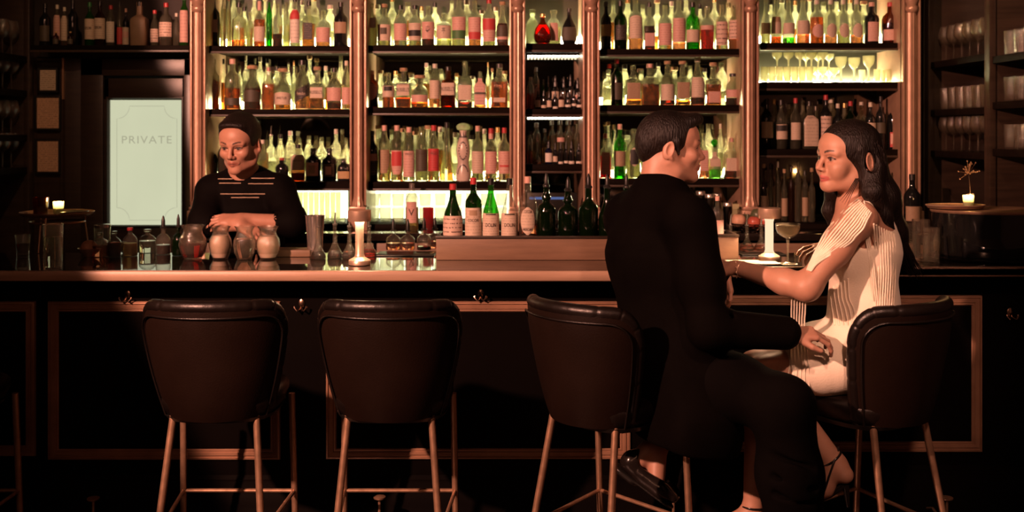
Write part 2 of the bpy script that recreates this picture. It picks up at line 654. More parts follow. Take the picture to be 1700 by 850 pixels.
for k, (a, c, where) in BAY.items():
    x0, x1 = xcol(a, SY), xcol(c, SY)
    for n, (y0, y1, wd, led) in enumerate(SHELF[k]):
        z1, z0 = zrow(y0, SY), zrow(y1, SY)
        SZ[k, n] = z1
        if k == 'L':
            x0 = xcol(50, SY)
        t = empty('bar_shelf', ((x0 + x1) / 2, SY, z0), 'dark wooden bottle shelf, the %s one %s' % (wd, where), 'shelf', 'shelves of the back bar')
        h = (x1 - x0) / 2
        b = MB(); b.box(-h, h, 0, YW - SY - .03, 0, z1 - z0, .003)
        b.build('board', MT['shelf_wood'], t)
        b = MB(); b.box(-h, h, -.004, .012, -.012, 0, .003)
        b.build('edge_bead', BEAD, t)
        if led:
            b = MB(); b.box(-h + .01, h - .01, YW - SY - .056, YW - SY - .034, z1 - z0, z1 - z0 + (.016 if k == 'E' and n == 1 else .060 if n == 0 else .048 if n == 1 else .034))
            b.build('light_strip', MT['led_strong' if k == 'E' and n == 1 else led], t)
    if k != 'L':
        # mirror back and bay cheeks
        zt, zb = 3.0, 1.165
        zt = SZ[k, 0] if k != 'E' else SZ[k, 1]
        b = MB(); b.box(x0 - .03, x1 + .03, YW - .026, YW - .002, zb, zt)
        t = b.build('back_mirror', MT['mirror'])
        tag(t, 'dark mirror at the back of the shelves ' + where, 'mirror', 'mirrors of the back bar')
# plain painted backs above the mirrors
OLIVE = surf('olive_back_paint', (.030, .026, .016), .6)
for k in 'ABCDE':
    a, c, where = BAY[k]
    z0 = SZ[k, 0] if k != 'E' else SZ[k, 1]
    b = MB(); b.box(xcol(a, SY) - .03, xcol(c, SY) + .03, YW - .026, YW - .002, z0 + .001, 3.0)
    tag(b.build('painted_back', OLIVE), 'olive painted back panel above the mirror ' + where, 'panel', 'painted backs of the top shelves')
# strips of bright diodes under two shelves of the narrow bay
for n in (0, 1):
    zz = zrow(SHELF['C'][n][1], SY)
    x0, x1 = xcol(876, SY), xcol(966, SY)
    t = empty('led_strip', ((x0 + x1) / 2, SY + .22, zz), 'row of bright white diodes under the %s shelf of the narrow bay' % ('top', 'second')[n], 'light', 'diode strips in the narrow bay')
    b = MB(); b.box(-(x1 - x0) / 2, (x1 - x0) / 2, 0, .02, -.012, 0)
    b.build('track', MT['steel'], t)
    for q in range(15):
        b = MB(); b.lathe([(-.022, .0045), (-.018, .007), (-.012, .007)], (-(x1 - x0) / 2 + .01 + q * (x1 - x0 - .02) / 14, .008, 0), 8)
        b.build('diode', MT['led_white'], t)

# back-bar base: cabinet with its own worktop
x0, x1 = xcol(318, 5.3), xcol(1540, 5.3)
b = MB(); b.box(x0, x1, 5.24, YW - .002, 1.092, 1.13, .004)
tag(b.build('back_worktop', MT['counter_top']), 'dark glossy back worktop under the bottle shelves', 'worktop')
t = empty('back_cabinet', ((x0 + x1) / 2, 5.28, 0), 'wooden cabinet row under the back worktop behind the bar', 'cabinet')
h = (x1 - x0) / 2
b = MB(); b.box(-h, h, .02, YW - 5.285, 0, 1.09)
b.build('carcass', MT['bar_paint'], t)
for i in range(8):
    a = -h + i * 2 * h / 8
    b = MB(); b.box(a + .008, a + 2 * h / 8 - .008, 0, .02, .93, 1.075, .004)
    d = b.build('drawer', MT['ledge_wood'], t)
    b = MB(); b.lathe([(0, .012), (.015, .008), (.02, .014), (.03, .012)], (a + h / 8, 0, 1.0), 12, axis=(0, -1, 0))
    b.build('knob', MT['brass'], d)
    b = MB(); b.box(a + .008, a + 2 * h / 8 - .008, 0, .02, .12, .915, .004)
    b.build('door', MT['dark_wood'], t)
# base board of the niches
for k in 'ABCDE':
    a, c, where = BAY[k]
    b = MB(); b.box(xcol(a, SY), xcol(c, SY), SY - .02, YW - .03, 1.131, 1.158, .003)
    tag(b.build('niche_board', MT['shelf_wood']), 'dark plinth board on the worktop, lowest shelf ' + where, 'shelf', 'lowest boards of the back bar')
# lit panels in the two lowest niches
for k, wh in (('A', 'behind the bartender'), ('B', 'in the centre bay')):
    a, c, where = BAY[k]
    t = empty('light_panel', (xcol((a + c) / 2, YW), YW - .045, 1.16), 'bright yellow-green light panel at the back of the lowest niche ' + wh, 'light', 'niche light panels')
    h = (c - a) / 2 / F * (YW - .045)
    b = MB(); b.box(-h, h, -.004, .004, .004, .180)
    b.build('diffuser', MT['backlight' if k == 'B' else 'backlight_strong'], t)
    b = MB(); b.box(-h, h, .004, .012, 0, .183)
    b.build('frame', MT['dark_steel'], t)

# door in the left bay --------------------------------------------------
YD = 5.66
def Xd(px): return xcol(px, YD)
def Zd(py): return zrow(py, YD)
d = empty('door_1', (Xd(240), YD, 0))
struct(d)
ox = Xd(240)
b = MB()
b.box(Xd(135) - ox, Xd(172) - ox, -.012, .05, 0, Zd(98), .004)
b.box(Xd(306) - ox, Xd(318) - ox, -.012, .05, 0, Zd(98), .004)
b.box(Xd(135) - ox, Xd(318) - ox, -.012, .05, Zd(126), Zd(98), .004)
struct(b.build('door_casing', MT['dark_wood'], d))
b = MB()
b.box(Xd(172) - ox, Xd(181) - ox, .0, .04, .02, Zd(130), .003)
b.box(Xd(302) - ox, Xd(307) - ox, .0, .04, .02, Zd(130), .003)
b.box(Xd(172) - ox, Xd(307) - ox, .0, .04, Zd(166), Zd(130), .003)
b.box(Xd(172) - ox, Xd(307) - ox, .0, .04, .02, Zd(374), .003)
b.frame(Xd(176) - ox, Xd(306) - ox, Zd(378), Zd(160), [(0, 0), (.004, .012), (.01, .012), (.016, .002)], 0)
struct(b.build('door_leaf', MT['dark_wood'], d))
b = MB(); b.box(Xd(180) - ox, Xd(303) - ox, .018, .026, Zd(376), Zd(164))
struct(b.build('door_pane', MT['door_glass'], d))
# etched line with scooped corners and the word on the pane
etch = emit('etched_line', (.58, .58, .40), .76)
b = MB()
xa, xb, za, zb = Xd(192) - ox, Xd(292) - ox, Zd(366), Zd(176)
rr = .07
pts = []
for (cx, cz, a0) in ((xa, za, 90), (xb, za, 180), (xb, zb, 270), (xa, zb, 360)):
    arc = [(cx + rr * math.cos(math.radians(a0 - q * 15)), cz + rr * math.sin(math.radians(a0 - q * 15))) for q in range(7)]
    pts += arc
pts.append(pts[0])
b.tube([(x, .017, z) for x, z in pts], .0016, 4)
b.build('etched_border', etch, d)
vs, fs = text_tris('PRIVATE', .042, .0, Xd(284) - Xd(201), 1.15)
b = MB(); b.add([(x + Xd(242) - ox, .0165, y + Zd(232)) for x, y in vs], fs)
b.build('lettering', emit('etched_letters', (.56, .55, .38), .70), d, smooth=0)
# panelled wall left of the door
b = MB()
b.box(xcol(50, YD), Xd(135), YD, YW, 0, Zd(82), .003)
b.box(Xd(135), Xd(318), YD + .005, YD + .10, Zd(98), Zd(80))
b.frame(xcol(54, YD), Xd(108), .9, Zd(95), [(0, 0), (.006, .014), (.02, .014), (.028, .0)], YD)
struct(b.build('trim_1', MT['dark_wood']))
b = MB(); b.box(xcol(105, YD), xcol(108, YD), YD - .02, YD, Zd(165), Zd(96), .002)
struct(b.build('trim_2', MT['moulding']))
# framed notices
NOTE = paper('notice_paper', (.62, .38, .25), (.06, .03, .02), 16, .7)
NOTE2 = paper('pale_notice_paper', (.60, .46, .34), (.06, .04, .03), 10, .7)
for (xa, ya, xb, yb, lb, mt) in ((66, 116, 93, 150, 'small pale framed notice, topmost of the three beside the door', NOTE2),
                                 (61, 162, 98, 213, 'tan framed notice, middle of the three beside the door', NOTE),
                                 (62, 234, 97, 285, 'tan framed notice with ruled lines, lowest of the three', NOTE)):
    dd = YD - .02
    t = empty('framed_notice', P((xa + xb) / 2, yb, dd), lb, 'notice', 'framed notices beside the door')
    ww, hh = (xb - xa) / 2 / F * dd, (yb - ya) / F * dd
    b = MB(); b.frame(-ww - .012, ww + .012, -.012, hh + .012, [(0, -.018), (0, .006), (.01, .008), (.013, 0)], 0)
    b.build('frame', MT['black_plastic'], t)
    b = MB(); b.add([(-ww, 0, 0), (ww, 0, 0), (ww, 0, hh), (-ww, 0, hh)], [(0, 1, 2, 3)])
    o = b.build('sheet', mt, t, smooth=0)
    uv = o.data.uv_layers.new()
    for i, q in enumerate(((0, 0), (1, 0), (1, 1), (0, 1))):
        uv.data[i].uv = q

# side shelving --------------------------------------------------------
def side_unit(side, xf, ys, zs, first):
    """open shelf unit on a side wall: ys = upright positions along the wall"""
    sgn = 1 if side == 'right' else -1
    xb = xf + sgn * .30
    for i in range(len(ys)):
        b = MB(); b.box(xf, xb, ys[i] - .035, ys[i] + .0, 0, 3.0, .004)
        b.box(xf - sgn * .012, xf + sgn * .02, ys[i] - .045, ys[i] + .01, 0, 3.0, .004)
        struct(b.build('trim_%d' % (first + i), MT['dark_wood']))
    b = MB(); b.box(xb, xb + sgn * .02, ys[-1], ys[0], 0, 3.0)
    struct(b.build('wall_%s_panel' % side, MT['dark_wood']))

side_unit('right', XR, [5.62, 4.91, 4.2], None, 3)
side_unit('left', XL, [5.62, 4.9], None, 7)
SIDE = []      # (xf, sgn, y0, y1, z, label)
for n, py in enumerate((105, 184, 251)):
    SIDE.append((XR, 1, 4.92, 5.58, zrow(py, 5.58), 'dark shelf of glasses on the side wall behind the woman, %s' % ('highest', 'middle', 'lowest')[n]))
for n, py in enumerate((88, 168, 250)):
    SIDE.append((XR, 1, 4.21, 4.86, zrow(py, 4.60), 'dark shelf nearer the camera on the side wall past the post, %s' % ('highest', 'middle', 'lowest')[n]))
for n, py in enumerate((92, 150, 225, 280)):
    SIDE.append((XL, -1, 4.9, 5.58, zrow(py, 5.45), 'dark shelf of stemmed glasses on the wall left of the notices, %s' % ('highest', 'second down', 'third down', 'lowest')[n]))
for (xf, sg, y0, y1, z, lb) in SIDE:
    b = MB(); b.box(xf + sg * .005, xf + sg * .30, y0, y1, z - .022, z, .003)
    b.box(xf, xf + sg * .02, y0, y1, z - .03, z + .004, .003)
    tag(b.build('wall_shelf', MT['shelf_wood']), lb, 'shelf', 'side wall shelves')
# ---------------------------------------------------------------- the bar
ZB = 1.10                    # counter top
# counter outline: straight front, then an S-curve set back towards the right end
out = [(-2.6, 4.03), (.60, 4.03)]
for q in range(1, 13):
    s = q / 12
    out.append((.60 + .36 * s, 4.03 + .125 * (3 * s * s - 2 * s ** 3)))
out += [(XR - .02, 4.155), (XR - .02, 4.66), (-2.6, 4.66)]
inset = [(-2.6, 4.05), (.60, 4.05)]
for q in range(1, 13):
    s = q / 12
    inset.append((.60 + .355 * s, 4.05 + .125 * (3 * s * s - 2 * s ** 3)))
inset += [(XR - .02, 4.175), (XR - .02, 4.645), (-2.6, 4.645)]
t = empty('bar_counter', (0, 4.03, ZB), 'long glossy dark bar top with a pale copper-toned wooden front edge', 'counter')
b = MB(); b.prism([(x, y - 4.03) for x, y in inset], -.03, 0)
o = b.build('polished_top', MT['counter_top'], t)
b = MB()
n = len(out)
# moulded front edge swept along the outline
prof = [(0.03, -.004), (.012, 0.0), (.004, -.002), (0, -.008), (0, -.034), (.004, -.040), (.012, -.043), (.06, -.043)]
vs, fs = [], []
line = out[:15]
for i, (x, y) in enumerate(line):
    a = Vector(line[max(i - 1, 0)]); c = Vector(line[min(i + 1, 14)])
    nn = Vector((-(c - a).y, (c - a).x)).normalized()
    for (d, z) in prof:
        vs.append((x + nn.x * d, y + nn.y * d - 4.03, z))
k = len(prof)
for i in range(14):
    for j in range(k - 1):
        fs.append((i * k + j, i * k + j + 1, (i + 1) * k + j + 1, (i + 1) * k + j))
b.add(vs, fs)
x1 = XR - .02
b2 = [(x, 4.155 + d - 4.03, z) for x in (.96, x1) for d, z in prof]
b.add(b2, [(j, j + 1, j + 1 + k, j + k) for j in range(k - 1)])
b.build('front_edge', MT['counter_edge'], t)
b = MB(); b.prism([(x, y - 4.03) for x, y in inset], -.043, -.031)
b.build('underside', MT['bar_paint'], t)

YF, YF2, XS = 4.20, 4.325, .60   # front panels; the right part is set back past XS
t = empty('bar_panelling', (0, YF, 0), 'dark panelled bar front with copper-edged rectangular mouldings', 'bar front')
b = MB()
b.box(-2.6, XS, 0, .06, 0, ZB - .045)
b.box(XS - .06, XS, 0, YF2 - YF, 0, ZB - .045)
b.build('panel', MT['bar_paint'], t)
b = MB(); b.box(XS - .05, XR - .02, YF2 - YF, YF2 - YF + .06, 0, ZB - .045)
b.build('panel', MT['bar_paint'], t)


def xf(px, d): return (px - CX) / F * d


MPROF = [(0, 0), (.003, .010), (.010, .012), (.012, .006), (.018, .006), (.020, .010), (.030, .009), (.033, .004), (.040, .005), (.044, 0)]
for (a, c, yt, yb, d) in ((-60, 60, 500, 757, YF), (80, 466, 500, 763, YF), (541, 1047, 500, 762, YF), (1124, 1630, 490, 750, YF2)):
    b = MB(); b.frame(xf(a, d), xf(c, d), zrow(yb, d), zrow(yt, d), MPROF, d - YF)
    b.build('panel_moulding', MT['moulding'], t)
# base with stepped horizontal mouldings
BP = [(0, .0), (.0, .05), (.10, .05), (.115, .040), (.125, .040), (.14, .032), (.165, .030), (.175, .022), (.20, .020), (.215, .012), (.225, .012), (.24, 0)]
for (x0, x1, d) in ((-2.6, XS, 0), (XS - .03, XR - .02, YF2 - YF)):
    b = MB()
    vs = [(x, d - h, z) for x in (x0, x1) for z, h in BP]
    m = len(BP)
    b.add(vs, [(j, j + 1, j + 1 + m, j + m) for j in range(m - 1)] + [tuple(range(m)), tuple(range(2 * m - 1, m - 1, -1))])
    b.build('skirting', MT['bar_paint'], t)
# under-counter rail
b = MB(); b.box(-2.6, XS, -.02, 0, ZB - .075, ZB - .046, .004)
b.build('under_rail', MT['bar_paint'], t)
# coat hooks
for (px, py, d, lb) in ((212, 488, YF, 'small pinkish metal bag hook under the counter, nearest the door'),
                        (501, 503, YF, 'small metal bag hook between the two empty stools'),
                        (798, 486, YF, 'small metal bag hook left of the seated man'),
                        (1676, 517, YF2, 'dim metal bag hook at the far dark end of the bar')):
    t = empty('bag_hook', P(px, py + 6, d), lb, 'hook', 'bag hooks under the counter')
    b = MB(); b.lathe([(0, .013), (.004, .014), (.007, .008)], (0, -.0, .012), 20, sx=.9, sy=1.3, axis=(0, -1, 0))
    b.build('back_plate', MT['chrome_hook'], t)
    for sx in (-1, 1):
        b = MB(); b.tube([(0, -.008, .006), (sx * .006, -.022, -.008), (sx * .014, -.032, -.012), (sx * .022, -.030, -.002), (sx * .024, -.026, .004)], [.004, .004, .0035, .0035, .005], 8)
        b.build('prong', MT['chrome_hook'], t)
# foot-rail brackets
for (px, py, d, lb) in ((155, 829, 4.02, 'small metal foot-rail bracket near the dark stool by the door'),
                        (630, 827, 4.02, 'small metal foot-rail bracket under the second empty stool'),
                        (1118, 828, 4.02, 'small metal foot-rail bracket behind the man\'s shoe'),
                        (1572, 828, 4.12, 'small metal foot-rail bracket beyond the woman\'s stool')):
    p = P(px, py, d)
    t = empty('foot_rail_bracket', (p.x, p.y, 0), lb, 'bracket', 'foot-rail brackets')
    yw = (YF if px < 1100 else YF2) - .054 - d
    if px == 1118:
        yw = YF2 - .054 - d
    b = MB(); b.tube([(0, 0, p.z), (0, 0, p.z - .05), (-.012, .0, p.z - .10), (-.02, yw * .6, .10), (-.02, yw - .006, .08)], .0055, 8)
    b.build('stem', MT['brass'], t)
    b = MB(); b.lathe([(p.z - .006, .010), (p.z, .023), (p.z + .006, .024), (p.z + .010, .012)], (0, 0, 0), 20)
    b.build('cap', MT['brass'], t)

# long wooden bottle ledge on the counter
def ledge(name, px0, px1, ptop, d0, d1, lb):
    x0, x1 = xf(px0, d0), xf(px1, d0)
    zt = zrow(ptop, d0)
    t = empty(name, ((x0 + x1) / 2, d0, ZB + .001), lb, 'ledge')
    h = (x1 - x0) / 2
    H = zt - ZB - .001
    b = MB()
    b.box(-h, h, 0, .018, 0, H - .012, .002)
    b.build('front_board', MT['ledge_wood'], t)
    b = MB(); b.box(-h - .003, h + .003, -.004, .022, H - .012, H, .003)
    b.build('top_lip', MT['dark_wood'], t)
    b = MB(); b.box(-h, -h + .015, .018, d1 - d0, 0, H, .002); b.box(h - .015, h, .018, d1 - d0, 0, H, .002)
    b.box(-h, h, d1 - d0 - .012, d1 - d0, 0, H, .002)
    b.box(-h, h, .018, d1 - d0, 0, H - .045)
    b.build('trough', MT['dark_wood'], t)
    return ZB + .001 + H - .045

LZ = ledge('bottle_ledge', 724, 1068, 392, 4.37, 4.58, 'long copper-toned wooden ledge on the bar holding vermouth bottles')
LZ2 = ledge('bottle_ledge', 1090, 1226, 389, 4.37, 4.58, 'short olive wooden ledge on the bar between man and lamp')
# ---------------------------------------------------------------- bottles
PROF = dict(
    round=[(0, .9), (.02, 1), (.60, 1), (.66, .93), (.71, .68), (.76, .40), (.80, .35), (.985, .33), (1, .33)],
    squat=[(0, .92), (.03, 1), (.50, 1), (.60, .97), (.67, .84), (.72, .58), (.76, .36), (.98, .31), (1, .31)],
    wine=[(0, .93), (.02, 1), (.60, 1), (.66, .93), (.71, .66), (.76, .40), (.82, .34), (1, .33)],
    burg=[(0, .93), (.02, 1), (.42, 1), (.52, .88), (.62, .64), (.72, .43), (.80, .35), (1, .33)],
    tall=[(0, .95), (.02, 1), (.66, 1), (.73, .85), (.79, .52), (.84, .42), (1, .40)],
    cone=[(0, 1), (.03, 1.02), (.2, .92), (.45, .66), (.7, .42), (.85, .34), (1, .33)],
    tear=[(0, .55), (.03, .75), (.15, .97), (.3, 1), (.5, .86), (.64, .55), (.74, .30), (.85, .24), (1, .26)],
    dome=[(0, .9), (.03, 1), (.45, 1), (.58, .92), (.68, .70), (.76, .42), (.80, .34), (.86, .40), (1, .42)],
    dropper=[(0, .93), (.03, 1), (.52, 1), (.58, .9), (.63, .6), (.66, .42), (.70, .42), (.72, .42)],
    flask=[(0, .95), (.02, 1), (.55, 1), (.68, .8), (.76, .45), (.80, .36), (1, .34)],
    carafe=[(0, .95), (.04, 1.02), (.16, .95), (.32, .55), (.46, .30), (.85, .24), (.95, .27), (1, .27)],
    pharm=[(0, .95), (.03, 1), (.50, 1), (.60, .93), (.70, .66), (.76, .36), (.80, .30), (.90, .30), (.92, .36), (1, .36)],
    bell=[(0, .78), (.012, .80), (.10, .74), (.30, .56), (.5, .42), (.62, .36), (.70, .30), (.73, .24), (.74, .30)],
    demi=[(0, .93), (.03, 1), (.50, 1), (.60, .96), (.66, .80), (.70, .45), (.74, .36), (.77, .46), (.80, .50), (.84, .38), (.88, .30), (1, .30)],
)
SHAPE = dict(round=(2, 1), squat=(2, 1), wine=(2, 1), burg=(2, 1), tall=(2, 1), cone=(2, 1), tear=(2, .55), dome=(2, 1), dropper=(2, 1), flask=(3.5, .6),
             carafe=(2, 1), square=(6, .95), pharm=(2, 1), bell=(2, 1), demi=(2, 1))
PROF['square'] = [(0, .93), (.02, 1), (.56, 1), (.62, .93), (.66, .70), (.69, .42), (.73, .34), (1, .33)]


def rad(prof, t):
    for (a, ra), (c, rc) in zip(prof, prof[1:]):
        if t <= c:
            return ra + (rc - ra) * (t - a) / max(1e-6, c - a)
    return prof[-1][1]


def section(a, exp, sy):
    ca, sa = math.cos(a), math.sin(a)
    k = (abs(ca) ** exp + abs(sa) ** exp) ** (-1 / exp)
    return k * ca, k * sa * sy


def shell(prof, exp, sy, r, h, t0, t1, inset=0.0, n=24, sub=1):
    """lathe profile between height fractions t0..t1, scaled"""
    ts = sorted(set([t0, t1] + [t for t, _ in prof if t0 < t < t1]))
    return [(t * h, max(.0008, rad(prof, t) * r - inset)) for t in ts]


def wrap(b, prof, exp, sy, r, h, z0, z1, half, off=.0008, arch=0.0, shape=None):
    """label wrapped on the front (-Y) of the bottle between z fractions; returns uv list"""
    nu, nv = 13, 9
    uv = []
    vs = []
    for j in range(nv):
        v = j / (nv - 1)
        for i in range(nu):
            u = i / (nu - 1) * 2 - 1
            uu = u
            zz = z0 + (z1 - z0) * v
            if arch:
                zz += arch * (1 - u * u) * v
            if shape == 'oval':
                s = math.sqrt(max(0.02, 1 - (2 * v - 1) ** 2))
                uu = u * s
            if shape == 'shield':
                uu = u * (.45 + .55 * min(1, v / .45)) if v < .45 else u * (1 - .12 * (v - .45))
            if shape == 'tilt':
                zz += .10 * u
            a = -math.pi / 2 + uu * half
            x, y = section(a, exp, sy)
            R = rad(prof, max(0, min(1, zz))) * r + off
            vs.append((x * R, y * R, zz * h))
            uv.append((i / (nu - 1), v))
    fs = [(j * nu + i, j * nu + i + 1, (j + 1) * nu + i + 1, (j + 1) * nu + i) for j in range(nv - 1) for i in range(nu - 1)]
    b.add(vs, fs)
    return uv


def set_uv(o, uv):
    l = o.data.uv_layers.new()
    for lp in o.data.loops:
        l.data[lp.index].uv = uv[lp.vertex_index] if lp.vertex_index < len(uv) else (0, 0)


INK = surf('print_ink', (.05, .025, .02), .6)
INKL = surf('pale_print_ink', (.55, .42, .32), .6)
INKR = surf('red_print_ink', (.20, .02, .02), .6)


def wrap_text(s, prof, exp, sy, r, h, zc, height, width, off=.0022, mat=None, parent=None, name='lettering'):
    vs, fs = text_tris(s, height, .01, width)
    o = []
    for x, z in vs:
        t = zc + z / h
        R = rad(prof, max(0, min(1, t))) * r + off
        if exp > 3:
            px_, py_ = x, -R * sy
        else:
            a = x / max(R, 1e-4)
            px_, py_ = R * math.sin(a), -R * math.cos(a) * sy
        o.append((px_, py_, t * h))
    b = MB(); b.add(o, fs)
    return b.build(name, mat or INK, parent, smooth=0)


def bottle(loc, h, r, kind='round', glass='clear', liq=None, fill=.5, label=None, lz=(.12, .48), cap='black', captop=None, lb=None, cat='bottle', group=None,
           text=None, shape=None, band=None, small=False, rz=0.0, name='bottle', half=None, text_h=None, neck=None, inkmat=None):
    prof = PROF[kind]
    exp, sy = SHAPE[kind]
    t = empty(name, loc, lb, cat, group, rz)
    n = 14 if small else 22
    dark = glass in ('black', 'brown')
    b = MB()
    b.lathe(shell(prof, exp, sy, r, h, 0, .985 if kind not in ('dropper', 'bell') else prof[-1][0]), n=n, exp=exp, sy=sy, caps=True)
    b.build('glass_body', GL[glass], t, smooth=50)
    if liq and not dark:
        b = MB()
        b.lathe(shell(prof, exp, sy, r, h, .012, fill, inset=.0016), n=n, exp=exp, sy=sy)
        b.build('liquid', LQ[liq], t, smooth=50)
    if label:
        b = MB()
        hf = half or (.62 if exp > 3 else 1.15)
        if shape == 'oval':
            hf *= .8
        uv = wrap(b, prof, exp, sy, r, h, lz[0], lz[1], hf, off=.0012, shape=shape if shape != 'arch' else None, arch=.05 if shape == 'arch' else 0)
        o = b.build('label', LB[label], t, smooth=60)
        set_uv(o, uv)
        if band:
            # coloured block printed on part of the label
            b2 = MB()
            wrap(b2, prof, exp, sy, r, h, lz[0] + (lz[1] - lz[0]) * band[1], lz[0] + (lz[1] - lz[0]) * band[2], hf * (band[3] if len(band) > 3 else .9), off=.0020)
            b2.build('printed_band', LB[band[0]], o, smooth=60)
        if text:
            wrap_text(text[0], prof, exp, sy, r, h, lz[0] + (lz[1] - lz[0]) * text[1], text_h or text[2], text[3] * r, parent=o, mat=inkmat)
    if neck:
        b = MB(); b.lathe([(q * h, rad(prof, q) * r + .0012) for q in (.80, .84, .88, .90)], n=n, exp=2, sy=1, caps=False)
        b.build('neck_band', CP[neck], t)
    # closures
    rn = prof[-1][1] * r
    ct = captop if captop is not None else h
    b = MB()
    if kind == 'dropper':
        zt = prof[-1][0] * h
        b.lathe([(zt - .06 * h, rn * 1.25), (zt + .06 * h, rn * 1.25), (zt + .07 * h, rn * .7), (zt + .12 * h, rn * .8), (zt + .22 * h, rn * .62), (zt + .26 * h, rn * .3)], n=10)
        b.build('dropper_bulb', CP[cap], t)
    elif cap == 'pour':
        b.lathe([(h * .97, rn * 1.1), (h * 1.0, rn * 1.25), (h * 1.02, rn * 1.0)], n=12)
        b.tube([(0, 0, h), (0, 0, h + .018), (.003, -.004, h + .05)], [rn * .55, rn * .4, rn * .3], 8)
        b.build('pour_spout', CP['steel'], t)
    elif cap == 'drop':
        b.lathe([(h * .97, rn * 1.15), (h * 1.0, rn * 1.25), (h * 1.015, rn * 1.1), (h * 1.03, rn * .75), (h * 1.03 + .028, rn * .70), (h * 1.03 + .045, rn * .32), (h * 1.03 + .05, .001)], n=12)
        b.build('dropper_bulb', CP['black'], t)
    elif cap == 'ball':
        b.lathe([(h, rn), (h + .004, rn * 1.6)] + [(h + .024 + .02 * math.sin(q), .02 * math.cos(q)) for q in [(-1.2 + k * .4) for k in range(7)]], n=16)
        b.build('stopper', GL['green'], t)
    elif cap == 'cork':
        b.lathe([(h * .985, rn * .9), (h * .99, rn * 1.5), (h * 1.03 + .006, rn * 1.55), (h * 1.03 + .010, rn * 1.4)], n=14)
        b.build('cork_stopper', CP['cork'], t)
    elif cap and cap != 'none':
        z0 = h * (.90 if kind not in ('square', 'squat', 'dome', 'pharm') else .90)
        b.lathe([(z0, rn * 1.16), (h * .995, rn * 1.14), (h, rn * 1.0)], n=14)
        b.build('cap', CP[cap], t)
    return t


ORD = ['', 'first', 'second', 'third', 'fourth', 'fifth', 'sixth', 'seventh', 'eighth', 'ninth', 'tenth', 'eleventh', 'twelfth', 'thirteenth', 'fourteenth', 'fifteenth', 'sixteenth',
       'seventeenth', 'eighteenth']
GW = dict(clear='clear', lit='pale', green='bright green', darkgreen='dark green', amber='amber', black='black', brown='brown stoneware', blue='blue', frost='frosted', red='red')
LQW = dict(water='', amber='amber-filled', whisky='whisky-filled', dark='dark-filled', red='red-filled', pale='', rose='rosy', green='', black='', cloudy='', milky='')
KW = dict(round='', squat='squat', wine='wine-shaped', burg='slope-shouldered', tall='slender', cone='conical', tear='teardrop', dome='domed', dropper='dropper', flask='flat',
          carafe='flask', square='square', pharm='small', bell='bell-shaped', demi='bulb-necked')


def describe(kind, glass, liq, label, cap):
    w_ = [GW.get(glass, glass)]
    if glass == 'clear' and LQW.get(liq or '', ''):
        w_ = [LQW[liq]]
    if KW[kind]:
        w_.append(KW[kind])
    w_.append('bottle')
    if label:
        w_ += ['with', label, 'label']
    return ' '.join(w_)


def row(bay, n, items, y=BY, back=False, group=None):
    """items: (px, top row, half width px, kind, glass, liquid, fill, label, cap, extra)"""
    where = BAY[bay][2]
    wd = SHELF[bay][n][2] if n < len(SHELF[bay]) else 'lowest'
    z = SZ.get((bay, n), 1.158) + .0008
    hws = [it[2] for it in items]
    for i in range(len(items) - 1):          # neighbours must not touch
        gap = abs(items[i + 1][0] - items[i][0]) - .4
        s_ = hws[i] + hws[i + 1]
        if s_ > gap and 'dy' not in (items[i][9] if len(items[i]) > 9 else {}) and 'dy' not in (items[i + 1][9] if len(items[i + 1]) > 9 else {}):
            hws[i], hws[i + 1] = hws[i] * gap / s_, hws[i + 1] * gap / s_
    for i, it in enumerate(items):
        it = it[:2] + (hws[i],) + it[3:]
        px, top, hw, kind, glass, liq, fill, label, cap = it[:9]
        ex = dict(it[9]) if len(it) > 9 else {}
        h = (EYE - (top - HY) / F * y) - z
        if kind == 'dropper':
            h *= 1.0
        r = hw / F * y
        lb = ex.pop('lb', None)
        pos = '%s from left' % ORD[i + 1] if i + 1 < len(ORD) else 'last'
        if lb is None:
            lb = '%s, %s%s, %s shelf %s' % (describe(kind, glass, liq, label, cap), 'back-row ' if back else '', pos, wd, where)
        hh = h / 1.03 if cap in ('cork', 'drop', 'ball') else h
        bottle((xcol(px, y), y + ex.pop('dy', 0), z), hh, r, kind, glass, liq, fill, label, cap=cap, lb=lb, small=back,
               group=group or ('back-row bottles on the %s shelf %s' % (wd, where) if back else 'bottles on the %s shelf %s' % (wd, where)), **ex)


def auto_back(bay, n, xs, tops, y=RY, seed=1, caps=('white', 'black', 'cork', 'clear', 'gold'), liqs=('pale', 'water', 'pale', 'whisky'), hw=9):
    rnd = random.Random(seed)
    its = []
    for i, x in enumerate(xs):
        its.append((x, tops[i % len(tops)] + rnd.uniform(-4, 4), hw + rnd.uniform(-1, 1.5), rnd.choice(['round', 'tall', 'squat', 'wine']), 'lit', rnd.choice(liqs), rnd.uniform(.3, .6), None, rnd.choice(caps)))
    row(bay, n, its, y, True)


c_, g_, dg, am, bk = 'clear', 'green', 'darkgreen', 'amber', 'black'
T = lambda s, v, h, w_: dict(text=(s, v, h, w_))
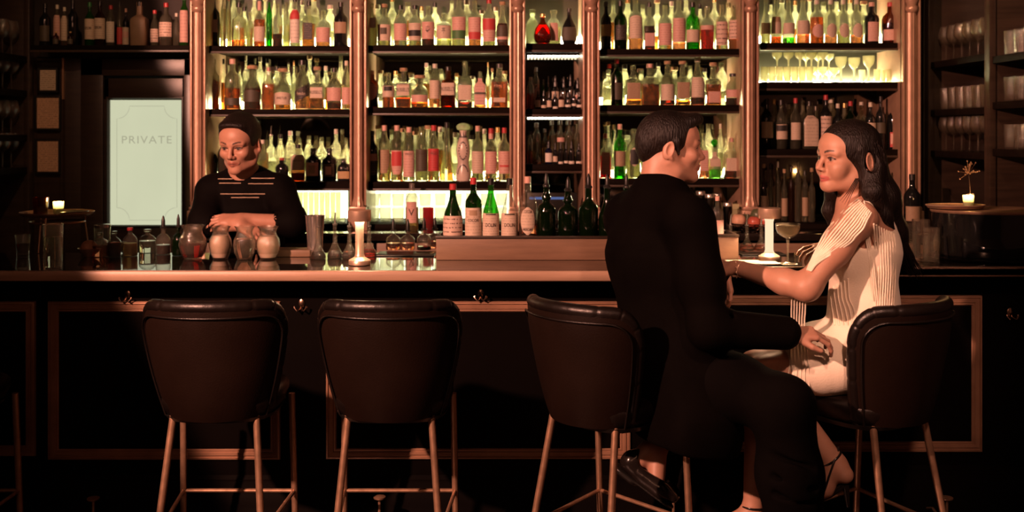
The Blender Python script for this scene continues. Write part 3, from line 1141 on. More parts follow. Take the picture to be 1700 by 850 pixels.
# above the door
row('L', 0, [
    (75, 6, 9, 'wine', bk, None, 0, 'dark', 'black'),
    (95, 8, 6, 'tall', c_, 'dark', .3, 'pink', 'white', dict(lz=(.15, .75))),
    (107, 12, 6, 'tall', c_, 'rose', .4, 'cream', 'white', dict(lz=(.15, .78))),
    (121, -2, 9, 'wine', bk, None, 0, None, 'black'),
    (149, 4, 9, 'round', g_, 'green', .3, 'cream', 'green', dict(lz=(.16, .62), half=1.4, **T('BENROMA', .55, .016, 1.5))),
    (166, 2, 10, 'round', am, 'amber', .3, 'cream', 'black', dict(lz=(.16, .62), half=1.4, **T('BENROMA', .55, .016, 1.5))),
    (184, 9, 8, 'tall', c_, 'water', .5, 'white', 'red', dict(lz=(.1, .6))),
    (199, 2, 9, 'round', c_, 'pale', .45, 'red', 'black', dict(lz=(.05, .42))),
    (209, 14, 9, 'wine', bk, None, 0, 'cream', 'pink', dict(lz=(.05, .5), half=1.3, band=('pink', .4, .75))),
    (232, 3, 13, 'square', 'brown', None, 0, None, 'black', dict(lb='brown stoneware square bottle with a pale diamond emblem, top shelf above the door')),
    (257, 17, 8, 'dome', c_, 'pale', .5, 'pattern', 'red'),
    (276, 5, 14, 'squat', c_, 'red', .16, 'pattern', 'red', dict(lz=(.22, .55), lb='ornate clear decanter with red stopper and red liquor, top shelf above the door')),
    (293, 22, 6, 'tall', c_, 'water', .5, None, 'white'),
    (306, -8, 7, 'tall', g_, 'green', .3, 'pink', 'green', dict(lz=(.08, .70))),
])
for (px, lb) in ((93, 'tiny dark miniature bottle in front of a pink labelled tall bottle'), (117, 'tiny dark miniature bottle in front of a black bottle above the door')):
    y = BY - .05
    bottle((xcol(px, y), y, SZ['L', 0] + .0008), .078, .016, 'round', am, 'dark', .5, 'dark', cap='gold', lb=lb, small=True, group='miniature bottles above the door')
# behind the bartender
row('A', 0, [
    (354, -8, 12, 'wine', bk, None, 0, 'cream', 'black', dict(lz=(.28, .52), half=.9)),
    (371, -12, 6, 'tall', c_, 'pale', .7, None, 'red'),
    (380, -8, 5, 'tall', c_, 'pale', .7, None, 'red'),
    (397, 5, 16, 'square', c_, 'whisky', .15, None, 'black'),
    (415, 20, 8, 'round', c_, 'pale', .4, None, 'clear'),
    (431, 2, 13, 'squat', c_, 'amber', .60, 'cream', 'pink', dict(lz=(.12, .44), neck='pink')),
    (447, -4, 7, 'tall', g_, 'green', .4, None, 'black'),
    (461, 6, 11, 'round', c_, 'dark', .30, None, 'clear'),
    (476, 4, 7, 'tall', c_, 'pale', .5, None, 'clear'),
    (490, -5, 10, 'round', c_, 'water', .6, 'white', 'black', dict(lz=(.08, .75), band=('red', .7, .98, 1))),
    (513, 2, 10, 'square', c_, 'whisky', .5, 'black', 'black', dict(lz=(.16, .52))),
    (538, 18, 12, 'squat', c_, 'rose', .3, 'pink', 'clear', dict(lz=(.12, .52), dy=-.02)),
    (566, 4, 12, 'wine', bk, None, 0, 'kraft', 'black', dict(lz=(.3, .55), half=.9)),
])
auto_back('A', 0, [363, 388, 406, 422, 440, 455, 470, 483, 502, 521, 548], [0, -10, 8, -6], seed=3)
row('A', 1, [
    (354, 98, 10, 'round', c_, 'amber', .55, 'pink', 'clear', dict(shape='oval', lz=(.18, .62), half=1.2)),
    (386, 98, 13, 'round', c_, 'amber', .42, 'dark', 'pink', dict(lz=(.08, .22))),
    (419, 112, 14, 'dome', c_, 'dark', .52, 'dark', 'cork', dict(lz=(.18, .42), shape='arch', half=1.3)),
    (446, 112, 12, 'square', c_, 'amber', .6, None, 'pink', dict(lz=(.1, .3))),
    (470, 117, 16, 'dome', c_, 'whisky', .2, 'cream', 'cork', dict(lz=(.12, .40), shape='arch', half=1.35, **T('WHISTLER', .62, .013, 1.35))),
    (502, 100, 13, 'dome', c_, 'rose', .35, 'black', 'black', dict(lz=(.20, .44), shape='tilt', half=1.4, inkmat=INKL, **T('Rendan', .5, .018, 1.2))),
    (527, 114, 13, 'square', c_, 'whisky', .3, 'cream', 'cork', dict(lz=(.28, .55), half=.7, **T("RUSSELL'S", .55, .018, 1.6))),
    (555, 113, 13, 'squat', c_, 'dark', .16, 'pink', 'black', dict(lz=(.20, .52))),
    (575, 101, 8, 'round', c_, 'pale', .5, 'pink', 'white', dict(lz=(.1, .45))),
])
auto_back('A', 1, [371, 380, 398, 408, 432, 444, 460, 479, 488, 514, 541, 566], [97, 99, 110, 94], seed=5, hw=8)
row('A', 2, [
    (352, 238, 10, 'squat', bk, None, 0, 'dark', 'black'),
    (371, 225, 10, 'round', c_, 'dark', .6, None, 'white'),
    (436, 232, 10, 'round', c_, 'pale', .5, None, 'white'),
    (468, 262, 11, 'squat', bk, None, 0, None, 'red'),
    (495, 240, 12, 'squat', c_, 'dark', .22, 'cream', 'black', dict(lz=(.30, .72), half=1.3, **T('PLANTATION', .62, .008, 1.5))),
    (520, 246, 13, 'round', bk, None, 0, 'pink', 'black', dict(lz=(.16, .56), half=.85, band=('kraft', .2, .8, .5), lb='black rum bottle with pink framed portrait label right of the bartender')),
    (547, 246, 12, 'round', bk, None, 0, 'dark', 'black', dict(lz=(.14, .52), half=.8, band=('pink', .15, .8, .5), lb='black rum bottle with dark framed portrait label next to a column')),
    (571, 262, 11, 'flask', bk, None, 0, 'gold', 'clear', dict(lz=(.1, .42), half=.8)),
])
auto_back('A', 2, [385, 400, 415, 428, 450, 466, 482, 498, 513, 534, 558, 575], [222, 226, 214, 230], seed=8, hw=9, caps=('white', 'pour', 'clear', 'pour', 'black'))
# centre bay
row('B', 0, [
    (617, 6, 10, 'round', c_, 'pale', .6, 'white', 'clear', dict(lz=(.42, .66), half=.9)),
    (638, 10, 12, 'round', c_, 'pale', .5, 'cream', 'cork', dict(lz=(.14, .55), band=('dark', .4, .8, .4))),
    (665, 9, 11, 'round', c_, 'water', .5, 'pink', 'black', dict(lz=(.14, .55))),
    (689, 9, 11, 'round', c_, 'pale', .5, 'cream', 'black', dict(lz=(.14, .56), band=('black', .25, .6, .95))),
    (711, 10, 11, 'round', c_, 'dark', .18, 'pink', 'clear', dict(lz=(.18, .60), **T('寺', .55, .040, .7))),
    (737, 22, 13, 'squat', c_, 'pale', .22, 'cream', 'clear', dict(lz=(.22, .62), **T('平', .6, .030, .5))),
    (762, -6, 12, 'round', c_, 'pale', .3, 'pink', 'clear', dict(lz=(.14, .58), band=('green', .02, .40, 1.0))),
    (788, 0, 11, 'round', c_, 'rose', .3, 'pink', 'clear', dict(lz=(.14, .62), band=('red', .02, .34, .9))),
    (812, -2, 11, 'round', c_, 'pale', .3, 'pink', 'red', dict(lz=(.10, .58), band=('red', .5, .98, 1.0))),
    (834, 6, 10, 'burg', c_, 'dark', .55, 'dark', 'cork', dict(lz=(.10, .5), band=('pink', .15, .32, 1.0))),
])
auto_back('B', 0, [627, 651, 677, 700, 722, 750, 775, 800, 823], [8, -4, 2, 14], seed=9)
row('B', 1, [
    (618, 117, 10, 'round', am, 'dark', .5, 'pink', 'pink', dict(shape='oval', lz=(.20, .68), half=1.2)),
    (645, 121, 10, 'round', c_, 'amber', .62, 'cream', 'clear', dict(lz=(.30, .62), band=('black', .55, .95, .6))),
    (670, 116, 13, 'square', c_, 'amber', .26, 'cream', 'cork', dict(lz=(.32, .64), half=.72, **T("RUSSELL'S", .5, .020, 1.7))),
    (697, 128, 15, 'dome', c_, 'whisky', .18, 'pink', 'cork', dict(lz=(.18, .42))),
    (722, 106, 9, 'tall', c_, 'rose', .4, 'cream', 'white', dict(lz=(.2, .62))),
    (744, 111, 13, 'square', am, 'amber', .52, 'cream', 'black', dict(lz=(.30, .60), half=.72, **T("RUSSELL'S", .5, .022, 1.7))),
    (772, 102, 12, 'square', c_, 'dark', .12, 'cream', 'clear', dict(lz=(.16, .48), half=.75)),
    (797, 118, 10, 'square', c_, 'whisky', .1, 'pink', 'none', dict(lz=(.06, .80), half=.78, band=('dark', .40, .48, 1.0), lb='pale pink boxed bottle with a dark band of stars, second shelf in the centre bay')),
    (829, 106, 14, 'square', c_, 'amber', .58, 'cream', 'black', dict(lz=(.12, .22), half=.6)),
])
auto_back('B', 1, [632, 657, 683, 708, 733, 758, 785, 810, 817, 838], [120, 118, 126, 104], seed=12)
row('B', 2, [
    (618, 217, 10, 'wine', bk, None, 0, 'black', 'black', dict(lz=(.12, .55), half=1.1, band=('pink', .65, .98, 1.0))),
    (638, 208, 10, 'tall', c_, 'pale', .5, 'kraft', 'pink', dict(lz=(.14, .56), shape='shield')),
    (659, 208, 10, 'tall', c_, 'pale', .5, 'pink', 'pink', dict(lz=(.12, .55), shape='shield', band=('red', .35, .95, .75))),
    (679, 211, 10, 'tall', c_, 'water', .5, 'pink', 'pink', dict(lz=(.08, .56), **T('VAGO', .88, .013, 1.3))),
    (700, 210, 11, 'tall', c_, 'pale', .5, 'dark', 'clear', dict(lz=(.18, .58), **T('VAGO', .82, .015, 1.3))),
    (720, 208, 10, 'tall', c_, 'pale', .5, 'red', 'red', dict(lz=(.18, .58), **T('VAGO', .80, .017, 1.4))),
    (742, 203, 11, 'cone', c_, 'pale', .5, None, 'black'),
    (793, 209, 10, 'round', c_, 'pale', .5, 'cream', 'pink', dict(lz=(.14, .54))),
    (815, 213, 10, 'round', c_, 'water', .5, 'pink', 'red', dict(lz=(.14, .56), neck='pink')),
    (837, 212, 10, 'round', c_, 'water', .5, 'pink', 'red', dict(lz=(.14, .56), band=('red', .30, .38, .7))),
])
auto_back('B', 2, [629, 650, 669, 690, 710, 731, 756, 782, 804, 826], [214, 213, 217, 222], seed=14)
# white painted ceramic decanter with round top
y = BY - .02
z = SZ['B', 2]
h = EYE - (217 - HY) / F * y - z
r = 13 / F * y
cer = surf('white_ceramic', (.62, .50, .42), .25, coat=.4)
navy = surf('navy_glaze', (.012, .012, .02), .3)
t = empty('ceramic_decanter', (xcol(769, y), y, z + .0008), 'white ceramic decanter with dark painted leaves and domed clear stopper', 'bottle')
pc = [(0, .86), (.02, .9), (.12, .98), (.28, .78), (.36, .68), (.5, .80), (.6, .88), (.72, .80), (.84, .56), (.94, .42), (1, .46)]
b = MB(); b.lathe([(a * h, c * r) for a, c in pc], n=28)
b.build('body', cer, t)
b = MB(); b.lathe([(h, .46 * r), (h + .006, .8 * r), (h + .02, .9 * r)] + [(h + .02 + .022 * math.sin(q * .3), max(.001, .9 * r * math.cos(q * .3))) for q in range(1, 6)], n=20)
b.build('stopper', GL['frost'], t)
b = MB()
for q in range(7):     # painted crown on the neck
    a = -math.pi / 2 + (q - 3) * .36
    R = .62 * r
    zt = h * (.99 if q % 2 else .93)
    vs = []
    for da, zz in ((-.16, h * .86), (.16, h * .86), (0, zt)):
        rr_ = rad(pc, zz / h) * r + .0012
        vs.append((rr_ * math.cos(a + da), rr_ * math.sin(a + da), zz))
    b.add(vs, [(0, 1, 2)])
b.build('painted_crown', navy, t)
b = MB()
for k in range(30):
    if k < 18:
        q = k / 18 * 2 * math.pi
        a, zz = -math.pi / 2 + .62 * math.cos(q), h * (.60 + .17 * math.sin(q))
    else:
        q = (k - 18) / 12 * math.pi + math.pi
        a, zz = -math.pi / 2 + .75 * math.cos(q * 1.0), h * (.30 + .16 * math.sin(q) * -1 - .14)
    R = rad(pc, zz / h) * r + .001
    vs = []
    for e in range(6):
        aa = a + .10 * math.cos(e * math.pi / 3 + q)
        z2 = zz + .0042 * math.sin(e * math.pi / 3 + q) * 1.2
        R2 = rad(pc, z2 / h) * r + .0012
        vs.append((R2 * math.cos(aa), R2 * math.sin(aa), z2))
    b.add(vs, [tuple(range(6))])
b.build('painted_leaves', navy, t)
# narrow bay
row('C', 0, [
    (884, 16, 11, 'dome', 'frost', 'water', .7, None, 'clear', dict(lb='frosted pale round bottle at the left of the narrow bay top shelf')),
    (919, 17, 13, 'dome', c_, 'pale', .5, 'pink', 'clear', dict(lz=(.1, .62), half=.6)),
    (945, 14, 14, 'tear', bk, None, 0, 'dark', 'black', dict(lb='black broad-shouldered flask on the narrow bay top shelf')),
])
y = BY - .075
bottle((xcol(901, y), y, SZ['C', 0] + .0008), .16, .048, 'tear', am, 'red', .62, None, cap='gold', lb='dark red teardrop cognac bottle in front on the narrow bay top shelf', group='bottles on the top shelf in the narrow bay')
row('C', 1, [
    (881, 128, 7, 'tall', c_, 'amber', .5, None, 'white'), (893, 150, 6, 'dropper', am, 'dark', .5, 'cream', 'black'), (903, 148, 7, 'dropper', bk, None, 0, 'cream', 'black', dict(lz=(.06, .2))),
    (912, 152, 5, 'dropper', bk, None, 0, 'cream', 'black'), (922, 150, 5, 'dropper', bk, None, 0, 'white', 'black', dict(lz=(.03, .14))), (932, 149, 6, 'dropper', am, 'dark', .5, 'cream', 'black'),
    (943, 151, 6, 'dropper', bk, None, 0, 'white', 'black', dict(lz=(.12, .25))), (953, 148, 5, 'dropper', bk, None, 0, 'white', 'black', dict(lz=(.16, .28))), (962, 150, 6, 'dropper', bk, None, 0, 'white', 'black', dict(lz=(.1, .24)))], y=BY - .02)
row('C', 1, [(890, 112, 7, 'tall', c_, 'rose', .6, 'pink', 'white'), (902, 132, 8, 'squat', g_, 'green', .5, None, 'black'), (910, 125, 7, 'dropper', bk, None, 0, 'cream', 'black', dict(lz=(.3, .52))),
             (922, 124, 7, 'dropper', bk, None, 0, 'cream', 'black', dict(lz=(.3, .52))), (936, 126, 7, 'dropper', bk, None, 0, 'dark', 'black'), (947, 122, 7, 'dropper', bk, None, 0, None, 'black'),
             (959, 128, 7, 'dropper', bk, None, 0, 'pink', 'black', dict(lz=(.3, .45)))], y=RY, back=True)
row('C', 2, [
    (880, 218, 6, 'tall', c_, 'amber', .4, None, 'black'), (892, 236, 9, 'carafe', c_, 'whisky', .2, None, 'pour'), (911, 232, 7, 'dropper', 'blue', 'water', .4, 'white', 'black', dict(lz=(.08, .45))),
    (922, 236, 5, 'dropper', bk, None, 0, 'cream', 'black', dict(lz=(.1, .35))), (931, 234, 5, 'dropper', bk, None, 0, 'white', 'black', dict(lz=(.0, .1))), (940, 234, 5, 'dropper', bk, None, 0, 'white', 'black', dict(lz=(.03, .13))),
    (949, 233, 6, 'dropper', bk, None, 0, 'white', 'black', dict(lz=(.0, .12))), (961, 236, 5, 'dropper', bk, None, 0, 'white', 'black', dict(lz=(.02, .12)))], y=BY - .03)
row('C', 2, [(891, 204, 7, 'tall', c_, 'pale', .6, None, 'white'), (905, 214, 6, 'round', c_, 'pale', .6, None, 'white'), (917, 200, 8, 'round', c_, 'pale', .65, None, 'white'),
             (931, 200, 8, 'round', c_, 'pale', .65, 'pink', 'white', dict(lz=(.5, .6))), (945, 200, 8, 'round', c_, 'pale', .65, None, 'white'), (958, 206, 5, 'tall', c_, 'pale', .6, None, 'clear')], y=RY, back=True)
# behind the man
row('D', 0, [
    (1006, 3, 9, 'wine', bk, None, 0, 'gold', 'black', dict(lz=(.28, .52))),
    (1030, 2, 11, 'wine', dg, 'black', .3, 'black', 'black', dict(lz=(.20, .50), half=.85)),
    (1055, -2, 12, 'round', c_, 'rose', .25, 'cream', 'clear', dict(lz=(.22, .62), shape='arch', half=1.0)),
    (1078, 4, 9, 'square', c_, 'dark', .5, 'pink', 'black', dict(lz=(.08, .35), half=.75)),
    (1104, 8, 12, 'round', c_, 'water', .5, 'pink', 'clear', dict(lz=(.10, .58))),
    (1127, -4, 12, 'round', c_, 'rose', .14, 'pink', 'clear', dict(lz=(.15, .60))),
    (1150, 4, 12, 'round', g_, 'green', .3, 'cream', 'black', dict(lz=(.16, .42), lb='bright green gin bottle with pale low label, top shelf behind the man')),
    (1174, 11, 11, 'round', c_, 'red', .56, 'pink', 'clear', dict(lz=(.46, .56), half=1.3)),
    (1198, 8, 10, 'round', c_, 'water', .4, 'pattern', 'clear', dict(lz=(.10, .62))),
    (1220, 9, 11, 'round', c_, 'rose', .25, 'pattern', 'clear', dict(lz=(.24, .66))),
])
auto_back('D', 0, [1018, 1042, 1067, 1091, 1115, 1139, 1162, 1186, 1209], [2, -6, 8, -2], seed=21)
row('D', 1, [
    (1024, 98, 10, 'wine', dg, 'dark', .5, 'dark', 'red', dict(lz=(.12, .48))),
    (1051, 109, 13, 'square', c_, 'whisky', .14, 'kraft', 'clear', dict(lz=(.14, .56), half=.72)),
    (1079, 106, 15, 'square', c_, 'amber', .5, None, 'pink'),
    (1108, 104, 12, 'squat', c_, 'dark', .12, 'cream', 'cork', dict(lz=(.12, .50))),
    (1133, 104, 12, 'square', c_, 'whisky', .12, 'kraft', 'cork', dict(lz=(.16, .55), half=.72)),
    (1158, 95, 12, 'burg', c_, 'dark', .3, 'cream', 'white', dict(lz=(.16, .58), half=1.2)),
    (1184, 107, 12, 'square', c_, 'amber', .52, 'pink', 'cork', dict(lz=(.06, .34), half=.7)),
    (1217, 122, 13, 'dome', c_, 'dark', .22, 'pink', 'black', dict(lz=(.24, .48))),
])
auto_back('D', 1, [1010, 1037, 1065, 1093, 1120, 1146, 1170, 1198, 1226], [112, 108, 116, 104], seed=23)
row('D', 2, [
    (1005, 222, 9, 'square', c_, 'red', .5, 'pink', 'red', dict(lz=(.08, .58))),
    (1029, 206, 12, 'round', g_, 'green', .5, 'kraft', 'pink', dict(lz=(.22, .50), lb='bright green gin bottle with brown label left of the man\'s head')),
    (1052, 214, 15, 'squat', c_, 'pale', .55, 'cream', 'clear', dict(lz=(.24, .62), shape='oval', half=.8, band=('black', .1, .9, .85))),
    (1168, 221, 10, 'square', c_, 'rose', .4, 'pink', 'clear', dict(lz=(.16, .62), half=.75)),
    (1186, 243, 13, 'square', c_, 'green', .28, 'cream', 'ball', dict(lz=(.38, .85), half=.72, lb='clear square gin bottle with green ball stopper by the man\'s face')),
    (1214, 229, 12, 'square', c_, 'dark', .2, 'cream', 'pink', dict(lz=(.18, .50), half=.72)),
])
auto_back('D', 2, [1010, 1021, 1042, 1070, 1176, 1196, 1205, 1224], [206, 205, 220, 224], seed=25)
# behind the woman
row('E', 0, [
    (1271, -2, 9, 'burg', c_, 'pale', .3, 'cream', 'clear', dict(lz=(.22, .46))),
    (1288, -4, 10, 'burg', c_, 'amber', .15, 'cream', 'clear', dict(lz=(.22, .48), band=('kraft', .95, 1.4, 1))),
    (1309, -2, 10, 'burg', c_, 'green', .14, 'cream', 'clear', dict(lz=(.22, .46))),
    (1333, -4, 11, 'burg', c_, 'rose', .2, 'cream', 'clear', dict(lz=(.2, .5))),
    (1356, 0, 11, 'round', c_, 'amber', .6, 'pink', 'white', dict(lz=(.14, .44), shape='oval')),
    (1379, 0, 10, 'round', c_, 'rose', .2, 'cream', 'white', dict(lz=(.14, .46), shape='oval')),
    (1400, 0, 10, 'round', c_, 'pale', .3, 'cream', 'white', dict(lz=(.14, .46), shape='oval')),
    (1422, 0, 10, 'round', c_, 'rose', .2, 'cream', 'white', dict(lz=(.14, .46), shape='oval')),
    (1447, 4, 12, 'round', bk, None, 0, 'pink', 'pink', dict(lz=(.06, .52), half=.8)),
    (1478, 4, 14, 'squat', am, 'dark', .5, 'pink', 'red', dict(lz=(.08, .34), lb='dark red wax-dripped bottle with white and pink label, far end top shelf')),
])
auto_back('E', 0, [1280, 1298, 1320, 1344, 1367, 1389, 1411, 1434], [4, -6, 0, 2], seed=31)
row('E', 2, [
    (1273, 164, 10, 'round', dg, 'black', .3, 'cream', 'black', dict(lz=(.22, .54), half=1.2)),
    (1297, 166, 10, 'round', c_, 'dark', .4, 'cream', 'black', dict(lz=(.2, .5), band=('black', .55, .95, .9))),
    (1321, 163, 9, 'round', c_, 'black', .28, 'cream', 'red', dict(lz=(.18, .52))),
    (1344, 168, 13, 'square', c_, 'black', .4, 'cream', 'black', dict(lz=(.06, .70), half=.78)),
    (1371, 157, 10, 'wine', bk, None, 0, 'pattern', 'red', dict(lz=(.2, .6))),
    (1391, 172, 9, 'squat', bk, None, 0, 'dark', 'white'),
    (1412, 168, 9, 'wine', dg, 'dark', .3, 'kraft', 'red'),
    (1445, 170, 10, 'wine', bk, None, 0, 'cream', 'white', dict(lz=(.2, .56))),
    (1462, 160, 9, 'wine', bk, None, 0, 'dark', 'black', dict(lz=(.3, .5))),
    (1484, 166, 11, 'wine', bk, None, 0, 'red', 'pink', dict(lz=(.04, .34), half=.9, band=('pink', .2, .9, .9))),
])
auto_back('E', 2, [1285, 1309, 1333, 1356, 1380, 1402, 1430, 1472], [164, 170, 168, 174], seed=33, liqs=('dark', 'pale', 'whisky', 'green'))
# lowest niche behind the woman: dim clear bottles
rnd = random.Random(40)
row('E', 3, [(1268 + i * 11.4, 272 + rnd.uniform(-6, 14), 6, rnd.choice(['tall', 'round', 'pharm']), c_ if i % 4 else am, 'water' if i % 4 else 'dark', .6, None if i % 3 else 'kraft', rnd.choice(['cork', 'black', 'white', 'clear']))
             for i in range(8)], y=BY)
row('E', 3, [(1383, 300, 9, 'round', c_, 'rose', .5, 'pink', 'white'), (1474, 284, 9, 'squat', am, 'dark', .5, 'kraft', 'gold'), (1489, 292, 7, 'round', bk, None, 0, 'kraft', 'black')], y=BY - .06, group='bottles at the far end of the lowest niche')
# lowest niche in the centre bay: bottle with script V label and pink candle glass are on the worktop, see counter file
# ---------------------------------------------------------------- glassware
def coupe_mb(s=1.0, hgt=.155, rad_=.048, bowl=.055):
    b = MB()
    st = hgt - bowl
    pr = [(0, .032), (.003, .032), (.005, .012), (.010, .0045), (st * .6, .0042), (st, .007), (st + bowl * .12, rad_ * .45), (st + bowl * .35, rad_ * .82), (st + bowl * .65, rad_ * .98), (hgt, rad_),
          (hgt, rad_ - .0016), (st + bowl * .65, rad_ * .96), (st + bowl * .35, rad_ * .78), (st + bowl * .14, rad_ * .36), (st + bowl * .1, .001)]
    b.lathe([(z * s, r * s) for z, r in pr], n=20, caps=True)
    return b


def tumbler_mb(h=.09, r=.038, rb=.034, n=18, facet=False):
    b = MB()
    wob = (lambda a, z: 1 + .035 * math.cos(12 * a)) if facet else None
    pr = [(0, rb * .95), (.002, rb), (h * .5, (r + rb) / 2), (h, r), (h, r - .0018), (h * .5, (r + rb) / 2 - .002), (.012, rb - .003), (.010, .001)]
    b.lathe(pr, n=n if not facet else 36, wob=wob)
    return b


def wine_mb(h=.19):
    b = MB()
    pr = [(0, .034), (.003, .034), (.006, .010), (.012, .004), (h * .45, .0038), (h * .48, .008), (h * .55, .028), (h * .68, .040), (h * .8, .040), (h, .031),
          (h, .0296), (h * .8, .0385), (h * .68, .0385), (h * .56, .026), (h * .5, .001)]
    b.lathe(pr, n=18)
    return b


def once(name, mb, m, loc, label, cat, group):
    o = mb.build(name, m, None, loc, smooth=50)
    return tag(o, label, cat, group)


def again(o, loc, label=None):
    c = o.copy()
    C.objects.link(c)
    c.location = loc
    if label:
        c['label'] = label
    return c


# lit shelf of stemmed glasses behind the woman
z = SZ['E', 1]
first = None
k = 0
GE = 'coupes on the lit shelf behind the woman'
co = None
spots = []
for i, px in enumerate([1272, 1290, 1309, 1328, 1347, 1366, 1385]):
    spots.append((px, 5.60, 0))
for i, px in enumerate([1281, 1300, 1319, 1338, 1357, 1376]):
    spots.append((px, 5.70, 0))
for i, px in enumerate([1290, 1309, 1328, 1347, 1366, 1338, 1358, 1376]):
    spots.append((px, 5.70 if px in (1338, 1358, 1376) else 5.60, .0835))
for (px, y, dz) in spots:
    lb = 'brightly lit small stemmed glass in the crowded left part of the lit shelf'
    loc = (xcol(px, y), y, z + dz)
    if dz:
        lb = 'lit stemmed glass stacked on others on the lit shelf behind the woman'
    if co is None:
        co = once('coupe_glass', coupe_mb(1, .083, .029, .038), GL['glow'], loc, lb, 'glass', GE)
    else:
        again(co, loc, lb)
for i, (px, hh) in enumerate(((1396, .14), (1418, .135), (1442, .145))):
    again(co, (xcol(px, 5.56), 5.56, z), ('large lit coupe on the lit shelf, nearest the crowded glasses', 'large lit coupe on the lit shelf, middle of three', 'large lit coupe on the lit shelf, next to the small tumblers')[i]).scale = (1.12, 1.12, hh / .083)
tu = None
for i, (px, y) in enumerate(((1431, 5.66), (1456, 5.6), (1466, 5.68), (1476, 5.6), (1486, 5.68), (1493, 5.6))):
    loc = (xcol(px, y), y, z)
    lb = 'small plain tumbler at the column end of the lit shelf behind the woman'
    if tu is None:
        tu = once('tumbler', tumbler_mb(.075, .019, .017), GL['glow'], loc, lb, 'glass', 'small tumblers on the lit shelf')
    else:
        again(tu, loc)
for i in range(7):
    again(tu, (xcol(1269 + i * 12.5, 5.52), 5.52, z), 'small tumbler in front of the crowded stemmed glasses on the lit shelf').scale = (1, 1, 1.1)
# lowest lit niche behind the bartender: upturned highballs in two rows
hb = None
for rowi, y in enumerate((5.55, 5.66)):
    for i in range(13 - rowi % 2):
        px = 350 + i * 18 + (9 if rowi % 2 else 0)
        loc = (xcol(px, y), y, 1.158)
        lb = 'tall clear highball glass in the lit niche behind the bartender'
        if hb is None:
            hb = once('highball_glass', tumbler_mb(.165, .028, .026, facet=True), GL['tumbler'], loc, lb, 'glass', 'highballs in the lit niche')
        else:
            again(hb, loc)
# centre bay niche: jars and stacked bowls
rk = None
for i, px in enumerate([620, 640, 661, 683, 706, 731, 757, 783, 808, 832]):
    for j in range(2):
        y = 5.60 + .03 * (i % 2)
        loc = (xcol(px, y), y, 1.158 + j * .078)
        lb = ('clear rocks glass in the lower layer of the bright centre niche', 'clear rocks glass stacked on top in the bright centre niche')[j]
        if rk is None:
            rk = once('rocks_glass', tumbler_mb(.077, .034, .030), GL['tumbler'], loc, lb, 'glass', 'rocks glasses in the centre niche')
        else:
            again(rk, loc, lb)
# right wall shelves of glasses and left wall glasses
wg = once('wine_glass', wine_mb(.19), GL['plain'], (XR + .1, 5.45, SIDE[0][4]), 'stemless-looking dim wine glass on a side wall shelf', 'glass', 'glasses on the highest shelf of the side wall')
tg = once('tall_tumbler', tumbler_mb(.12, .034, .030), GL['plain'], (XR + .1, 5.0, SIDE[1][4]), 'dim tumbler on the middle side wall shelf', 'glass', 'glasses on the middle shelf of the side wall')
C.objects.unlink(wg); C.objects.unlink(tg)
for si, (xf_, sg, y0, y1, z, lb) in enumerate(SIDE):
    src = (wg, tg, wg, tg, tg, tg, wg, wg, wg, wg)[si]
    nm = ('dim wine glass on the highest side shelf behind the woman', 'dim tumbler on the middle side shelf behind the woman', 'dim wine glass on the lowest side shelf behind the woman',
          'dim tall glass on the highest shelf past the side post', 'dim tall glass on the middle shelf past the side post', 'dim tall glass on the lowest shelf past the side post',
          'dim stemmed glass on the highest shelf of the left wall', 'dim stemmed glass, second shelf of the left wall', 'dim stemmed glass, third shelf of the left wall', 'dim stemmed glass on the lowest shelf of the left wall')[si]
    ys = [y1 - .06 - q * .095 for q in range(7)]
    if sg < 0:
        ys = [y for y in ys if y > 5.15]
    for q, yy in enumerate(ys):
        for dx in (.06, .16):
            if yy < y0 + .04 or (dx > .1 and q % 2 and sg > 0):
                continue
            c = src.copy(); C.objects.link(c)
            c.location = (xf_ + sg * dx, yy + (.03 if dx > .1 else 0), z)
            c['label'] = nm
            c['group'] = nm.replace('dim ', '').replace('glass', 'glasses').replace('tumbler', 'tumblers')
# ---------------------------------------------------------------- things on the counter
c_ = 'crisp'
def at(px, py_base=None, d=None):
    """point on the counter whose base shows at that row"""
    if d is None:
        d = F * (EYE - ZB) / (py_base - HY)
    return Vector((xcol(px, d), d, ZB + .0012))


def hgt(py0, py1, d):
    return (py1 - py0) / F * d


# small squeeze pourers and syrup bottles left of the pitchers
for (px, top, base, hw, kind, gl, lq, fill, lab, cap, lb) in (
    (166, 386, 426, 13, 'squat', c_, 'rose', .45, None, 'clear', 'round clear syrup bottle with rosy syrup beside the fruit bowl'),
    (190, 384, 426, 11, 'pharm', c_, 'dark', .55, None, 'clear', 'dark syrup bottle between the rosy one and the red-capped one'),
    (216, 378, 425, 12, 'pharm', c_, 'cloudy', .45, None, 'red', 'cloudy syrup bottle with red cap on the bar'),
    (245, 381, 419, 14, 'pharm', c_, 'water', .5, None, 'clear', 'wide clear pharmacy bottle with clear syrup on the bar'),
    (271, 378, 422, 12, 'pharm', c_, 'black', .35, None, 'drop', 'clear bottle with black dropper left of the pitchers'),
    (296, 376, 424, 10, 'pharm', dg, 'black', .5, None, 'drop', 'dark bottle with black dropper touching the red pitcher'),
):
    p = at(px, base)
    bottle(p, hgt(top, base, p.y), hw / F * p.y, kind, gl, lq, fill, lab, cap=cap, lb=lb, group='syrup bottles on the bar')
